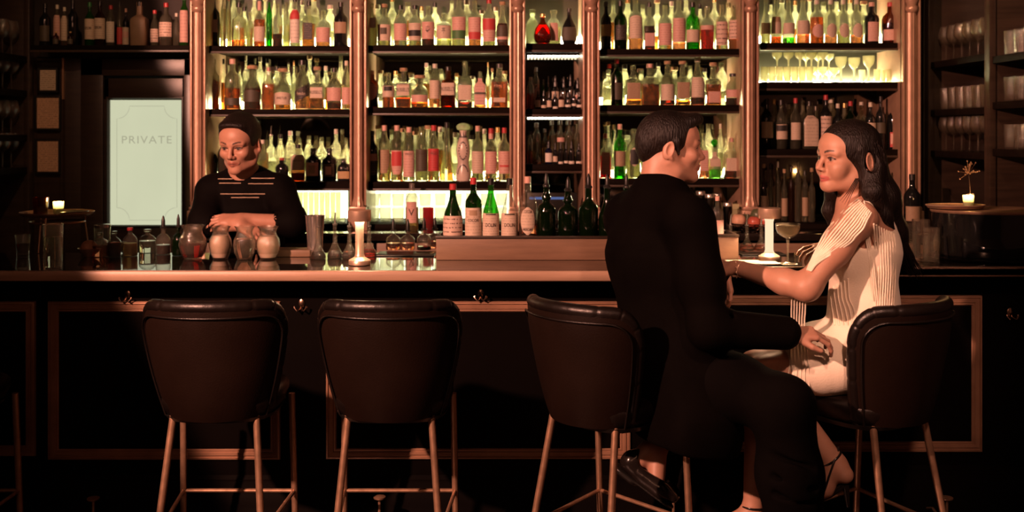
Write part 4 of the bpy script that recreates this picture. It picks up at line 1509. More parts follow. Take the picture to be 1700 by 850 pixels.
# open jar behind them and fruit bowl
p = at(170, None, 4.605)
t = empty('glass_jar', p, 'cylindrical lidded glass jar behind the syrup bottles', 'jar')
b = tumbler_mb(.115, .036, .036); b.build('jar_body', GL['plain'], t)
b = MB(); b.lathe([(.116, .037), (.13, .037), (.133, .03)], n=20); b.build('lid', MT['steel'], t)
p = at(148, None, 4.5)
t = empty('small_bowl', p, 'small bronze bowl with a cut grapefruit half', 'bowl')
b = MB(); b.lathe([(0, .022), (.004, .024), (.02, .040), (.036, .048), (.036, .046), (.02, .037), (.008, .018)], n=22)
b.build('bowl', MT['bright_brass'], t)
o = MB(); o.lathe([(.03 + .034 * math.sin(q * .26) - .004, max(.001, .036 * math.cos(q * .26))) for q in range(-3, 7)], n=18)
o = o.build('grapefruit', surf('grapefruit_skin', (.55, .28, .16), .5, bump=.2, bscale=120), None, (p.x, p.y, p.z + .012))
tag(o, 'pinkish grapefruit half resting in the small bronze bowl', 'fruit')
for (px, py, lb) in ((190, 374, 'dull green lime lying behind the syrup bottles, nearer the bowl'), (205, 380, 'yellowish lemon lying behind the red-capped bottle')):
    p = P(px, py, 4.63)
    o = MB(); o.lathe([(-.03, .003), (-.026, .012), (-.015, .022), (0, .026), (.015, .022), (.026, .012), (.031, .004)], n=16, axis=(1, .3, .1))
    o = o.build('lime' if px == 190 else 'lemon', surf('citrus_skin_%d' % px, (.20, .22, .05) if px == 190 else (.5, .38, .10), .45, bump=.2, bscale=140), None, (p.x, p.y, ZB + .0275))
    tag(o, lb, 'fruit')

# four glass pitchers with wavy rims
def pitcher(px, base, hw, top, lq, fill, lb):
    p = at(px, base)
    h = hgt(top, base, p.y); r = hw / F * p.y
    t = empty('glass_pitcher', p, lb, 'pitcher', 'wavy-rimmed glass pitchers')
    pr = [(0, .62), (.03, .66), (.2, .88), (.42, 1.0), (.6, .93), (.75, .70), (.84, .66), (.93, .74), (1, .84)]
    inn = [(1, .80), (.93, .70), (.84, .62), (.75, .66), (.6, .89), (.42, .96), (.2, .84), (.05, .58)]
    wob = lambda a, z: 1 + (.09 * math.cos(6 * a) * max(0, (z / h - .8) / .2) if z > .8 * h else 0)
    b = MB(); b.lathe([(z * h, q * r) for z, q in pr + inn], n=36, wob=wob, caps=True)
    b.build('body', GL['crisp'], t, smooth=60)
    b = MB()
    ts = [.05] + [z for z, _ in pr if .06 < z < fill] + [fill]
    b.lathe([(z * h, rad(pr, z) * r * .94) for z in ts], n=28)
    b.build('liquid', LQ[lq], t, smooth=60)
    b = MB(); b.tube([(r * .70, .01, h * .80), (r * 1.05, .012, h * .86), (r * 1.22, .014, h * .68), (r * 1.1, .012, h * .48), (r * .92, .01, h * .40)] if px == 322 else
                     [(.0, r * .70, h * .80), (.0, r * 1.1, h * .86), (.0, r * 1.28, h * .68), (.0, r * 1.1, h * .46), (.0, r * .95, h * .42)], .005, 8)
    b.build('handle', GL['plain'], t)

pitcher(320, 430, 23, 374, 'red', .42, 'wide wavy-rimmed glass pitcher holding red juice')
pitcher(366, 430, 19, 376, 'milky', .72, 'glass pitcher of pale juice next to the red one')
pitcher(406, 431, 19, 376, 'water', .62, 'glass pitcher of clear liquid between two pale juices')
pitcher(445, 430, 20, 376, 'milky', .70, 'glass pitcher of pale juice nearest the shaker')

# wooden mat strip behind the pitchers
p = at(480, None, 4.50)
b = MB(); b.box(xcol(436, 4.5), xcol(516, 4.5), 4.48, 4.60, ZB + .001, ZB + .03, .003)
tag(b.build('wooden_block', MT['ledge_wood']), 'low copper-toned wooden block between pitchers and shaker', 'block')

# shaker tin
p = at(523, 425)
h = hgt(358, 425, p.y)
t = empty('shaker_tin', p, 'tall flared steel shaker tin on the bar', 'shaker')
b = MB(); b.lathe([(0, .030), (.004, .032), (h * .5, .036), (h - .004, .0425), (h, .044), (h, .0425), (h * .5, .034), (.01, .029), (.009, .001)], n=28)
b.build('tin', MT['steel'], t)
b = MB(); b.lathe([(0, .0325), (.012, .0335), (.013, .0325)], n=28, caps=False); b.build('base_ring', MT['dark_steel'], t)
# spouted flasks by the brass lamp
for i, (px, base, top, lq, lb) in enumerate(((528, 430, 377, 'dark', 'spouted glass flask with dark bitters in front of the shaker'), (554, 430, 374, 'dark', 'spouted flask with dark bitters, second from the shaker'),
                                   (580, 430, 376, 'dark', 'spouted flask with dark bitters just left of the brass lamp'), (611, 427, 377, 'red', 'spouted flask with red bitters just right of the brass lamp'))):
    p = at(px, base)
    p.y += .03 * (i % 2)
    bottle(p, hgt(top, base, p.y), 12.6 / F * p.y, 'carafe', c_, lq, .22, None, cap='pour', lb=lb, group='spouted bitters flasks')
# dropper bottles on a dark mat
for i, (px, top, lq, lb) in enumerate(((653, 378, 'rose', 'clear dropper bottle on the dark mat, nearest the lamp'), (677, 378, 'rose', 'clear dropper bottle on the dark mat, second from the lamp'),
                            (704, 376, 'black', 'clear dropper bottle with dark base layer on the mat'), (722, 378, 'rose', 'clear dropper bottle partly hidden by the wooden ledge'))):
    p = at(px, 417 if i < 3 else 414)
    bottle(p + Vector((0, 0, .006)), hgt(top + 8, 418, p.y) , 12 / F * p.y, 'pharm', c_, lq, .35 if lq != 'black' else .16, None, cap='drop', lb=lb, group='dropper bottles on the mat')
b = MB(); b.box(xcol(628, 4.6), xcol(723, 4.6), 4.50, 4.66, ZB + .001, ZB + .006, .002)
tag(b.build('bar_mat', MT['black_plastic']), 'thin black bar mat under the dropper bottles', 'mat')

# brass table lamps
def table_lamp(px, base, lb, power):
    p = at(px, base)
    t = empty('table_lamp', p, lb, 'lamp', 'brass table lamps')
    b = MB(); b.lathe([(0, .043), (.002, .045), (.018, .045), (.021, .043), (.030, .026), (.036, .018), (.037, .001)], n=36)
    b.build('base', MT['bright_brass'], t)
    b = MB(); b.lathe([(.036, .021), (.045, .0175), (.165, .0175), (.176, .0205), (.183, .023)], n=28)
    b.build('stem', MT['lamp_stem'] if power > 5 else MT['bright_brass'], t)
    b = MB(); b.lathe([(.180, .047), (.181, .0475), (.222, .0475), (.224, .046), (.224, .001)], n=40, caps=False)
    b.lathe([(.222, .001), (.222, .0455), (.181, .0465)], n=40, caps=False)
    b.build('shade', MT['bright_brass'], t)
    b = MB(); b.lathe([(.190, .001), (.190, .030), (.196, .034), (.2, .001)], n=24)
    b.build('diffuser', MT['lamp_stem'], t)
    l = lamp('table_lamp_light', 'AREA', p, power, (1.0, .62, .36), shape='DISK', size=.085)
    l.parent = t
    l.location = (0, 0, .186)
    return t

MT['lamp_stem'].node_tree.nodes['Emission'].inputs[1].default_value = 1.15
table_lamp(597, 440, 'brass table lamp among spouted flasks, nearer the bartender', 4.0)
table_lamp(1277, 433, 'lit brass table lamp with glowing stem near the woman\'s drink', 9.0)

# vermouth bottles standing in the long ledge
LD = 4.49
def on_ledge(px, top, hw, kind, gl, lq, fill, label, cap, lb, **kw):
    z = LZ + .001
    h = EYE - (top - HY) / F * LD - z
    r = hw / F * LD
    hh = (h - .05) / 1.03 if cap == 'drop' else h
    return bottle((xcol(px, LD), LD, z), hh, r, kind, gl, lq, fill, label, cap=cap, lb=lb, group='bottles in the long ledge', **kw)

on_ledge(752, 305, 16, 'burg', dg, 'black', .35, 'pattern', 'red', 'dark vermouth bottle with patterned pale label and red cap', lz=(.10, .47), half=1.35)
on_ledge(786, 295, 14, 'wine', dg, 'black', .3, 'cream', 'red', 'tall dark vermouth bottle with cream label and thin red cap', lz=(.10, .55), half=1.25, text=('COCCHI', .58, .014, 1.3), band=('kraft', .74, .92, .35))
on_ledge(815, 296, 14, 'burg', g_, 'green', .3, 'cream', 'black', 'bright green vermouth bottle with black cap in the long ledge', lz=(.10, .47), half=1.25, text=('DOLIN', .52, .016, 1.3), band=('dark', .93, .99, .5))
on_ledge(846, 296, 14, 'burg', c_, 'rose', .35, 'cream', 'black', 'clear vermouth bottle with black cap next to the green one', lz=(.10, .47), half=1.25, text=('DOLIN', .52, .016, 1.3), band=('dark', .93, .99, .5))
t = on_ledge(876, 293, 15, 'wine', c_, 'rose', .3, 'cream', 'pink', 'clear aperitif bottle with round label and pink cap', lz=(.14, .55), half=1.05, shape='oval', text=('COCCHI', .84, .012, .9))
pr_, r_ = PROF['wine'], 15 / F * LD
wrap_text('AMERICANO', pr_, 2, 1, r_, EYE - (293 - HY) / F * LD - LZ, .22, .012, 1.3 * r_, parent=[c for c in t.children if c.name.startswith('label')][0])
on_ledge(907, 286, 16, 'demi', dg, 'green', .3, None, 'drop', 'dark green bulb-necked bottle with dropper, beside the aperitif')
on_ledge(943, 293, 17, 'demi', dg, 'black', .4, None, 'drop', 'dark green bulb-necked bottle, second in the row of droppers')
on_ledge(977, 288, 16, 'wine', dg, 'black', .5, None, 'drop', 'dark straight-necked dropper bottle in front of a column')
on_ledge(1008, 288, 15, 'burg', dg, 'black', .45, None, 'drop', 'dark sloping dropper bottle nearest the man\'s shoulder')
on_ledge(1040, 288, 14, 'wine', dg, 'black', .45, None, 'drop', 'dark dropper bottle peeking over the man\'s shoulder')

# back worktop: bottle with script label, red candle glass, till, things right of the man
WZ = 1.131
y = 5.36
bottle((xcol(684, y), y, WZ), hgt(305, 384, y), 11 / F * y, 'tall', c_, 'cloudy', .5, 'pink', cap='steel', lb='ribbed clear bottle with pink script label in front of the lit niche', lz=(.18, .62), half=.8,
       text=('V', .5, .035, .9), cat='bottle')
t = empty('candle_glass', (xcol(711, y), y, WZ), 'pink-red candle glass in front of the lit niche', 'candle')
b = tumbler_mb(hgt(345, 384, y), .029, .029); b.build('cup', GL['red'], t)
b = MB(); b.lathe([(.011, .025), (.04, .025), (.041, .001)], n=18); b.build('wax', LQ['rose'], t)
t = empty('till_screen', (xcol(917, 5.36), 5.36, WZ), 'dark till screen behind the green dropper bottles', 'screen')
b = MB(); b.box(-.13, .13, 0, .02, .06, .20, .004); b.build('case', MT['black_plastic'], t)
b = MB(); b.box(-.12, .06, -.001, .001, .165, .178); b.build('display', MT['screen'], t)
b = MB(); b.box(-.05, .05, 0, .09, 0, .012, .003); b.box(-.02, .02, .012, .03, .01, .10, .003); b.build('stand', MT['dark_steel'], t)
# copper bowl on the worktop behind the till
o = MB(); o.lathe([(0, .04), (.01, .06), (.05, .085), (.075, .09), (.075, .087), (.05, .08), (.012, .05)], n=28)
o = o.build('copper_bowl', MT['bright_brass'], None, (xcol(930, 5.55), 5.55, 1.159)); tag(o, 'copper bowl in the narrow bay behind the till', 'bowl')

# bottles and tins standing in the short ledge and on the worktop right of the man
y = 4.49
for (px, top, hw, kind, gl, lq, lab, cap, lb) in ((1172, 345, 9, 'round', c_, 'rose', None, 'pink', 'clear bottle with pale cap just right of the man\'s shoulder'),
                                     (1191, 326, 10, 'round', c_, 'rose', 'pink', 'pink', 'bottle with pink label in the short ledge right of the man')):
    bottle((xcol(px, y), y, LZ2 + .001), EYE - (top - HY) / F * y - LZ2, hw / F * y, kind, gl, lq, .4, lab, cap=cap, lb=lb, group='bottles in the short ledge')
y = 5.35
for i, (px, top) in enumerate(((1178, 322), (1193, 322), (1208, 336), (1166, 318))):
    h = EYE - (top - HY) / F * y - WZ
    t = empty('jigger_tin', (xcol(px, y), y + .05 * (i % 2), WZ), ('metal tin behind the pink labelled bottle', 'tall metal tin right of the pink labelled bottle', 'short metal tin nearest the fruit pile', 'metal tin closest to the man\'s collar')[i], 'tin', 'metal tins right of the man')
    b = MB(); b.lathe([(0, .020), (.003, .022), (h - .02, .024)], n=20); b.build('body', MT['dark_steel'], t)
    b = MB(); b.lathe([(h - .02, .025), (h - .003, .025), (h, .023)], n=20); b.build('lid', MT['steel'], t)
# stack of pale boxes
t = empty('box', (xcol(1214, 5.49), 5.49, 1.1588), 'pale flat box on the lowest board behind the tins', 'box')
b = MB(); b.box(-.09, .09, 0, .12, 0, .10, .003); b.build('carton', surf('carton', (.30, .27, .14), .7), t)
b = MB(); b.box(-.093, .093, -.003, .123, .075, .105, .003); b.build('lid', surf('carton_lid', (.40, .38, .2), .7), t)
# fruit in a wire bowl
y = 5.3
bx = xcol(1246, y)
t = empty('fruit_bowl', (bx, y, WZ), 'dark wire fruit bowl behind the lit lamp', 'bowl')
b = MB()
for z, r in ((.004, .05), (.025, .085), (.045, .10)):
    b.tube([(r * math.cos(a * .2618), r * math.sin(a * .2618), z) for a in range(25)], .003, 6)
b.build('hoop', MT['dark_steel'], t)
b = MB()
for a in range(16):
    q = a * math.pi / 8
    b.tube([(.05 * math.cos(q), .05 * math.sin(q), .004), (.085 * math.cos(q), .085 * math.sin(q), .025), (.10 * math.cos(q), .10 * math.sin(q), .045)], .002, 5)
b.build('wires', MT['dark_steel'], t)
skin = dict(peach=surf('peach_skin', (.60, .34, .22), .5, var=.3, scale=20), apple=surf('red_apple_skin', (.42, .09, .06), .3, var=.4, scale=15), green=surf('green_apple_skin', (.09, .10, .05), .35, var=.3))
for (dx, dy, dz, r, m, lb, nm) in ((-.062, .0, .062, .036, 'peach', 'round peach-coloured fruit at the left of the fruit bowl', 'peach'), (.01, -.04, .055, .034, 'apple', 'red apple at the front of the fruit bowl', 'apple'),
                               (.045, .03, .085, .038, 'green', 'dark green fruit on top of the fruit bowl', 'apple'), (.065, -.03, .062, .033, 'apple', 'red apple under the dark green fruit', 'apple'), (-.02, .05, .06, .035, 'green', 'dark green fruit at the back of the bowl', 'apple')):
    tt = empty(nm, (bx + dx, y + dy, WZ + dz), lb, 'fruit', 'fruit in the wire bowl')
    b = MB(); b.lathe([(r * math.sin(q * .31) * (1 - .12 * (q > 3)), max(.001, r * math.cos(q * .31) * 1.04)) for q in range(-5, 6)], n=20); b.build('flesh', skin[m], tt)
    b = MB(); b.tube([(0, 0, r * .8), (.003, 0, r * 1.15)], .0015, 5); b.build('stem', MT['dark_wood'], tt)
# spouted flasks by the lit lamp
for i, (px, top, base, lb) in enumerate(((1213, 376, 417, 'spouted flask behind the short ledge'), (1240, 376, 418, 'spouted flask between the short ledge and the lit lamp'), (1264, 376, 418, 'spouted flask just left of the lit lamp'))):
    p = at(px, base)
    bottle(p + Vector((0, 0, .005)), hgt(top, base, p.y), 12 / F * p.y, 'carafe', c_, 'rose', .2, None, cap='pour', lb=lb, group='spouted flasks by the lit lamp')
b = MB(); b.box(xcol(1226, 4.6), xcol(1300, 4.6), 4.53, 4.65, ZB + .001, ZB + .005, .002)
tag(b.build('bar_mat', MT['black_plastic']), 'thin black bar mat under the flasks by the lit lamp', 'mat')

# paper mat, tray and cocktail
b = MB(); b.box(xcol(1205, 4.22), xcol(1272, 4.22), 4.20, 4.36, ZB + .001, ZB + .0025)
tag(b.build('menu_card', surf('menu_paper', (.62, .5, .38), .6)), 'pale menu card lying on the bar beside the man\'s arm', 'card')
t = empty('menu_folder', (xcol(1268, 4.2), 4.19, ZB + .001), 'small black folder on the bar in front of the lit lamp', 'folder')
b = MB(); b.box(-.075, .075, 0, .10, 0, .004, .001); b.build('cover', MT['black_plastic'], t)
b = MB(); b.box(-.07, .07, .004, .098, .004, .006); b.build('pages', surf('folder_pages', (.4, .32, .25), .6), t)
p = at(1308, 440)
t = empty('coupe_glass', p, 'coupe of pale frothy cocktail on the bar in front of the woman', 'glass')
hC = hgt(373, 440, p.y)
coupe_mb(1, hC, .050, .062).build('glass', GL['plain'], t, smooth=50)
b = MB()
st = hC - .062
b.lathe([(st + .062 * .14, .012), (st + .062 * .35, .0375), (st + .062 * .65, .0470), (st + .062 * .80, .0480), (st + .062 * .86, .0475), (st + .062 * .87, .001)], n=28)
dk = b.build('drink', LQ['froth'], t)
b = MB(); b.lathe([(0, .03), (.003, .045), (.004, .001)], n=20)
o = b.build('coaster', surf('coaster_paper', (.5, .42, .34), .7), None, (p.x - .0, p.y + .02, ZB + .0)); 
tag(o, 'round coaster under the frothy cocktail', 'coaster')
t.location.z = ZB + .0045

# ---------------------------------------------------------------- far-left end of the bar
p = at(88, 448)
h = hgt(372, 448, p.y)
t = empty('highball_glass', p, 'tall glass half full of water at the dark end of the bar', 'glass')
tumbler_mb(h, .0385, .036).build('glass', GL['plain'], t)
b = MB(); b.lathe([(.012, .033), (h * .72, .0355), (h * .722, .001)], n=24); b.build('water', LQ['water'], t)
p = at(38, None, 4.55)
t = empty('tumbler', p, 'dim empty tumbler behind the water glass', 'glass')
tumbler_mb(hgt(386, 420, 4.55), .033, .026).build('glass', GL['plain'], t)
b = MB(); b.lathe([(.012, .022), (.05, .026), (.051, .001)], n=20); b.build('drink', LQ['dark'], t)
# raised tray stand
dS = 4.55
p = Vector((xcol(95, dS), dS, ZB + .001))
zt = EYE - (352 - HY) / F * dS - ZB
t = empty('tray_stand', p, 'raised round metal tray on thin legs at the door end', 'tray stand')
R = 58 / F * dS
b = MB(); b.lathe([(zt - .016, R * .9), (zt - .008, R * .97), (zt, R), (zt + .002, R), (zt - .004, R * .94), (zt - .010, R * .88), (zt - .010, .001)], n=48)
b.build('tray', MT['brass'], t)
b = MB(); b.lathe([(zt - .05, R * .70), (zt - .045, R * .74), (zt - .04, R * .74)], n=40, caps=False); b.tube([(R * .74 * math.cos(q * .2618), R * .74 * math.sin(q * .2618), zt - .045) for q in range(25)], .004, 6)
b.build('lower_ring', MT['brass'], t)
for q in (30, 150, 270):
    a = math.radians(q)
    b = MB(); b.tube([(R * .74 * math.cos(a), R * .74 * math.sin(a), zt - .012), (R * .74 * math.cos(a), R * .74 * math.sin(a), zt - .05), (R * .85 * math.cos(a), R * .85 * math.sin(a), 0.002)], .0045, 8)
    b.build('leg', MT['brass'], t)
zs = ZB + .001 + zt - .009
t = empty('tumbler', (xcol(71, dS), dS - .02, zs), 'dim brass-toned tumbler standing on the raised tray', 'glass')
tumbler_mb(.075, .034, .030).build('cup', GL['amber'], t)
def votive(x, y, z, lb):
    t = empty('votive_candle', (x, y, z), lb, 'candle', 'votive candles')
    tumbler_mb(.055, .024, .020).build('cup', GL['frost'], t)
    b = MB(); b.lathe([(.011, .017), (.03, .0185), (.031, .001)], n=16); b.build('wax', LQ['milky'], t)
    b = MB(); b.lathe([(.031, .002), (.038, .006), (.046, .004), (.054, .0008)], n=10); b.build('flame', MT['flame'], t)
    l = lamp('votive_light', 'POINT', (0, 0, .06), 1.3, (1.0, .5, .2), shadow_soft_size=.01); l.parent = t
votive(xcol(97, dS), dS, zs, 'glowing votive candle on the raised tray at the door end')
o = MB(); o.lathe([(0, .03), (.002, .055), (.008, .065), (.009, .063), (.004, .05)], n=28)
o = o.build('saucer', MT['steel'], None, (xcol(119, dS), dS + .02, zs + .002)); tag(o, 'shallow metal dish on the raised tray beside the candle', 'dish')

# far right end: big round ice tub with trays
dR = 4.45
cx = xcol(1648, dR)
t = empty('ice_tub', (cx, dR, ZB + .001), 'large polished dark round tub on the far end of the bar', 'tub')
R = .255
zr = EYE - (352 - HY) / F * dR - ZB
b = MB(); b.lathe([(.012, R * .92), (.02, R * .95), (zr * .5, R * .98), (zr, R), (zr, R - .006), (zr * .5, R * .96), (.03, R * .9), (.028, .001)], n=64, sy=.75)
b.build('bowl', MT['black_gloss'], t)
b = MB(); b.lathe([(zr, R + .004), (zr + .006, R + .008), (zr + .012, R + .004), (zr + .012, .001)], n=64, sy=.75)
b.build('rim_tray', MT['brass'], t)
b = MB(); b.lathe([(0, R * 1.12), (.004, R * 1.16), (.010, R * 1.17), (.012, R * 1.12), (.012, .001)], n=64, sy=.75)
b.build('base_tray', MT['dark_steel'], t)
zt2 = ZB + .001 + zr + .0125
t = empty('round_tray', (xcol(1586, dR), dR, zt2), 'small round metal tray on the tub rim', 'tray')
b = MB(); b.lathe([(0, .09), (.004, .115), (.016, .125), (.018, .123), (.006, .11), (.005, .001)], n=44, sy=.7)
b.build('dish', MT['brass'], t)
b = MB(); b.tube([(.125 * math.cos(q * .2618), .125 * .7 * math.sin(q * .2618), .017) for q in range(25)], .003, 6); b.build('rolled_rim', MT['bright_brass'], t)
votive(xcol(1606, dR), dR - .01, zt2 + .006, 'glowing votive candle on the tray at the far end')
t = empty('flower_vase', (xcol(1617, dR), dR + .03, zt2 + .006), 'slim glass vase with a small dried flower sprig', 'vase')
tumbler_mb(.06, .014, .012).build('vase', GL['plain'], t)
b = MB(); b.tube([(0, 0, .012), (-.004, 0, .09), (-.010, 0, .15)], .0012, 5); b.build('stalk', MT['dark_wood'], t)
b = MB()
rnd = random.Random(5)
for q in range(26):
    c = Vector((-.012 + rnd.gauss(0, .016), rnd.gauss(0, .014), .165 + rnd.gauss(0, .018)))
    b.tube([(-.010, 0, .148), c], .0007, 4)
    b.lathe([(-.004, .001), (0, .004), (.004, .001)], c, 6)
b.build('flower_head', surf('dried_flower', (.20, .11, .06), .7), t)
# beaded jug and tumblers beside it
p = at(1529, None, 4.35)
t = empty('water_jug', p, 'ribbed clear water jug left of the dark tub', 'jug')
tumbler_mb(.175, .036, .034, facet=True).build('body', GL['plain'], t)
b = MB(); b.lathe([(.012, .030), (.11, .031), (.111, .001)], n=20); b.build('water', LQ['water'], t)
for q, (px, d, lb) in enumerate(((1506, 4.5, 'empty tumbler standing left of the ribbed jug'), (1546, 4.24, 'empty tumbler standing in front of the dark tub'))):
    o = tumbler_mb(.15, .035, .032).build('tumbler', GL['plain'], None, at(px, None, d), smooth=50)
    tag(o, lb, 'glass')
p = Vector((xcol(1527, 5.2), 5.30, WZ))
bottle(p, .30, .042, 'wine', bk, None, 0, 'kraft', cap='black', lb='dark wine bottle standing by the last column', lz=(.2, .45))
# ---------------------------------------------------------------- bar stools
# local frame: sitter faces +Y, origin on the floor under the seat centre
Z0, Z1 = .655, 1.050


def back_pt(u, v, off=0.0):
    """outer face of the curved back. u -1..1 across, v 0..1 up; off = offset outwards"""
    z = Z0 + (Z1 - Z0) * v
    hw = .178 + (.252 - .178) * (1 - max(0.0, 1 - v) ** 1.7)          # half width grows upwards
    th = u * 1.12
    R = .262
    kx = hw / (R * math.sin(1.12))
    x = (R + off) * math.sin(th) * kx
    y = -(R + off) * math.cos(th) * (.86 + .10 * v) + .035 - .035 * v
    return Vector((x, y, z))


def rim_uv(s):
    """path of the padded rim: up one side, round the corner, across the top and down (s 0..1)"""
    pts = []
    rc = .30
    path = [(-1, 0.0)] + [(-1, .02 + .70 * k / 8) for k in range(9)]
    path += [(-1 + rc * (1 - math.cos(q * math.pi / 16)), .72 + .28 * math.sin(q * math.pi / 16)) for q in range(1, 9)]
    half = path + [(-.7 + .7 * k / 6, 1.0 + .012 * math.sin(k / 6 * math.pi / 2)) for k in range(1, 7)]
    full = half + [(-u, v) for u, v in reversed(half[:-1])]
    return full


PATH = rim_uv(0)


def clampuv(u, v):
    """keep a (u,v) of the panel inside the rounded outline"""
    if v > .72:
        q = min(1, (v - .72) / .28)
        lim = .7 + .30 * math.sqrt(max(0, 1 - q * q))
        return u * lim, v
    return u, v


def make_stool(label, name='bar_stool'):
    t = empty(name, (0, 0, 0), label, 'bar stool', 'brown leather bar stools')
    # outer panel with slight padding bulge
    b = MB()
    def outer(i, j):
        u, v = clampuv(i * 2 - 1, j)
        bul = .010 * (1 - (i * 2 - 1) ** 4) * (1 - (2 * j - 1) ** 4)
        return back_pt(u, v, .004 + bul)
    def inner(i, j):
        u, v = clampuv(i * 2 - 1, j)
        return back_pt(u, v, -.040 - .012 * (1 - (i * 2 - 1) ** 4))
    b.grid(outer, 33, 21)
    o = b.build('backrest', MT['leather_back'], t, smooth=60)
    b = MB(); b.grid(inner, 33, 17)
    b.build('inner_upholstery', MT['leather'], t, smooth=60)
    # padded rim with pinched seams
    b = MB()
    pts = [back_pt(u, v, -.016) for u, v in PATH]
    dense, rr = [], []
    L = 0
    for a, c in zip(pts, pts[1:]):
        for q in range(6):
            dense.append(a.lerp(c, q / 6))
    dense.append(pts[-1])
    n = len(dense)
    seams = [.12, .19, .26, .335, .40, .60, .665, .74, .81, .88]
    for i in range(n):
        s = i / (n - 1)
        r = .0235
        if s < .03 or s > .97:
            r *= .8
        for m in seams:
            r -= .0022 * math.exp(-((s - m) / .004) ** 2)
        rr.append(r)
    b.tube(dense, rr, 14)
    b.build('padded_rim', MT['leather'], t, smooth=60)
    # piping between rim and panel
    b = MB()
    pp = []
    for u, v in PATH:
        k = .895
        cu = u * k if abs(u) > .01 else u
        cv = v if v < .72 else .72 + (v - .72) * (1 - .075 / .28 * min(1, (v - .72) / .1))
        pp.append(back_pt(cu, min(cv, .925), .014))
    b.tube(pp, .0042, 6)
    b.build('piping', MT['leather'], t, smooth=60)
    # seat cushion
    b = MB()
    pr = [(.655, .86), (.662, .93), (.70, 1.0), (.715, 1.0), (.730, .95), (.738, .80), (.741, .001)]
    b.lathe([(z, r * .212) for z, r in pr], (0, .045, 0), 40, exp=3.2, sx=1.0, sy=1.0)
    b.build('seat', MT['leather'], t, smooth=60)
    b = MB(); b.lathe([(.640, .19), (.656, .20)], (0, .045, 0), 32, exp=3.2)
    b.build('seat_base', MT['black_plastic'], t)
    # legs
    for (x, y, x2, y2) in ((-.145, -.105, -.20, -.22), (.145, -.105, .20, -.22), (-.205, .19, -.215, .225), (.205, .19, .215, .225)):
        b = MB(); b.tube([(x, y, .66), (x2, y2, .004)], [.0125, .0125], 14)
        b.lathe([(0, .014), (.012, .0155), (.014, .012)], (x2, y2, 0), 12)
        b.build('leg', MT['brass'], t)
    def on(x, y, x2, y2, z):
        q = (.66 - z) / .656
        return (x + (x2 - x) * q, y + (y2 - y) * q, z)
    zz = .285
    a1, a2 = on(-.145, -.105, -.20, -.22, zz - .02), on(.145, -.105, .20, -.22, zz - .02)
    f1, f2 = on(-.205, .19, -.215, .225, zz), on(.205, .19, .215, .225, zz)
    for nm, p, q in (('footrest', f1, f2), ('stretcher', a1, f1), ('stretcher', a2, f2)):
        b = MB(); b.tube([p, q], .0075, 10)
        b.build(nm, MT['brass'], t)
    return t


ST = make_stool('empty brown leather bar stool nearest the private door')
def place(t, px, d, face, label=None):
    t.location = (xcol(px, d), d, 0)
    t.rotation_euler = (0, 0, face)
    if label:
        t['label'] = label
    return t

place(ST, 371, 3.68, math.radians(0))
s2 = place(copy_tree(ST), 653, 3.68, 0, 'empty brown leather bar stool between the door-side stool and the man\'s')
s3 = place(copy_tree(ST), 1003, 3.60, math.radians(-47), 'brown leather bar stool under the man in black')
s4 = place(copy_tree(ST), 1447, 3.62, math.radians(36), 'dark leather bar stool under the woman in ivory')
s5 = place(copy_tree(ST), -112, 3.68, 0, 'dark bar stool cut off at the dark door end of the bar')
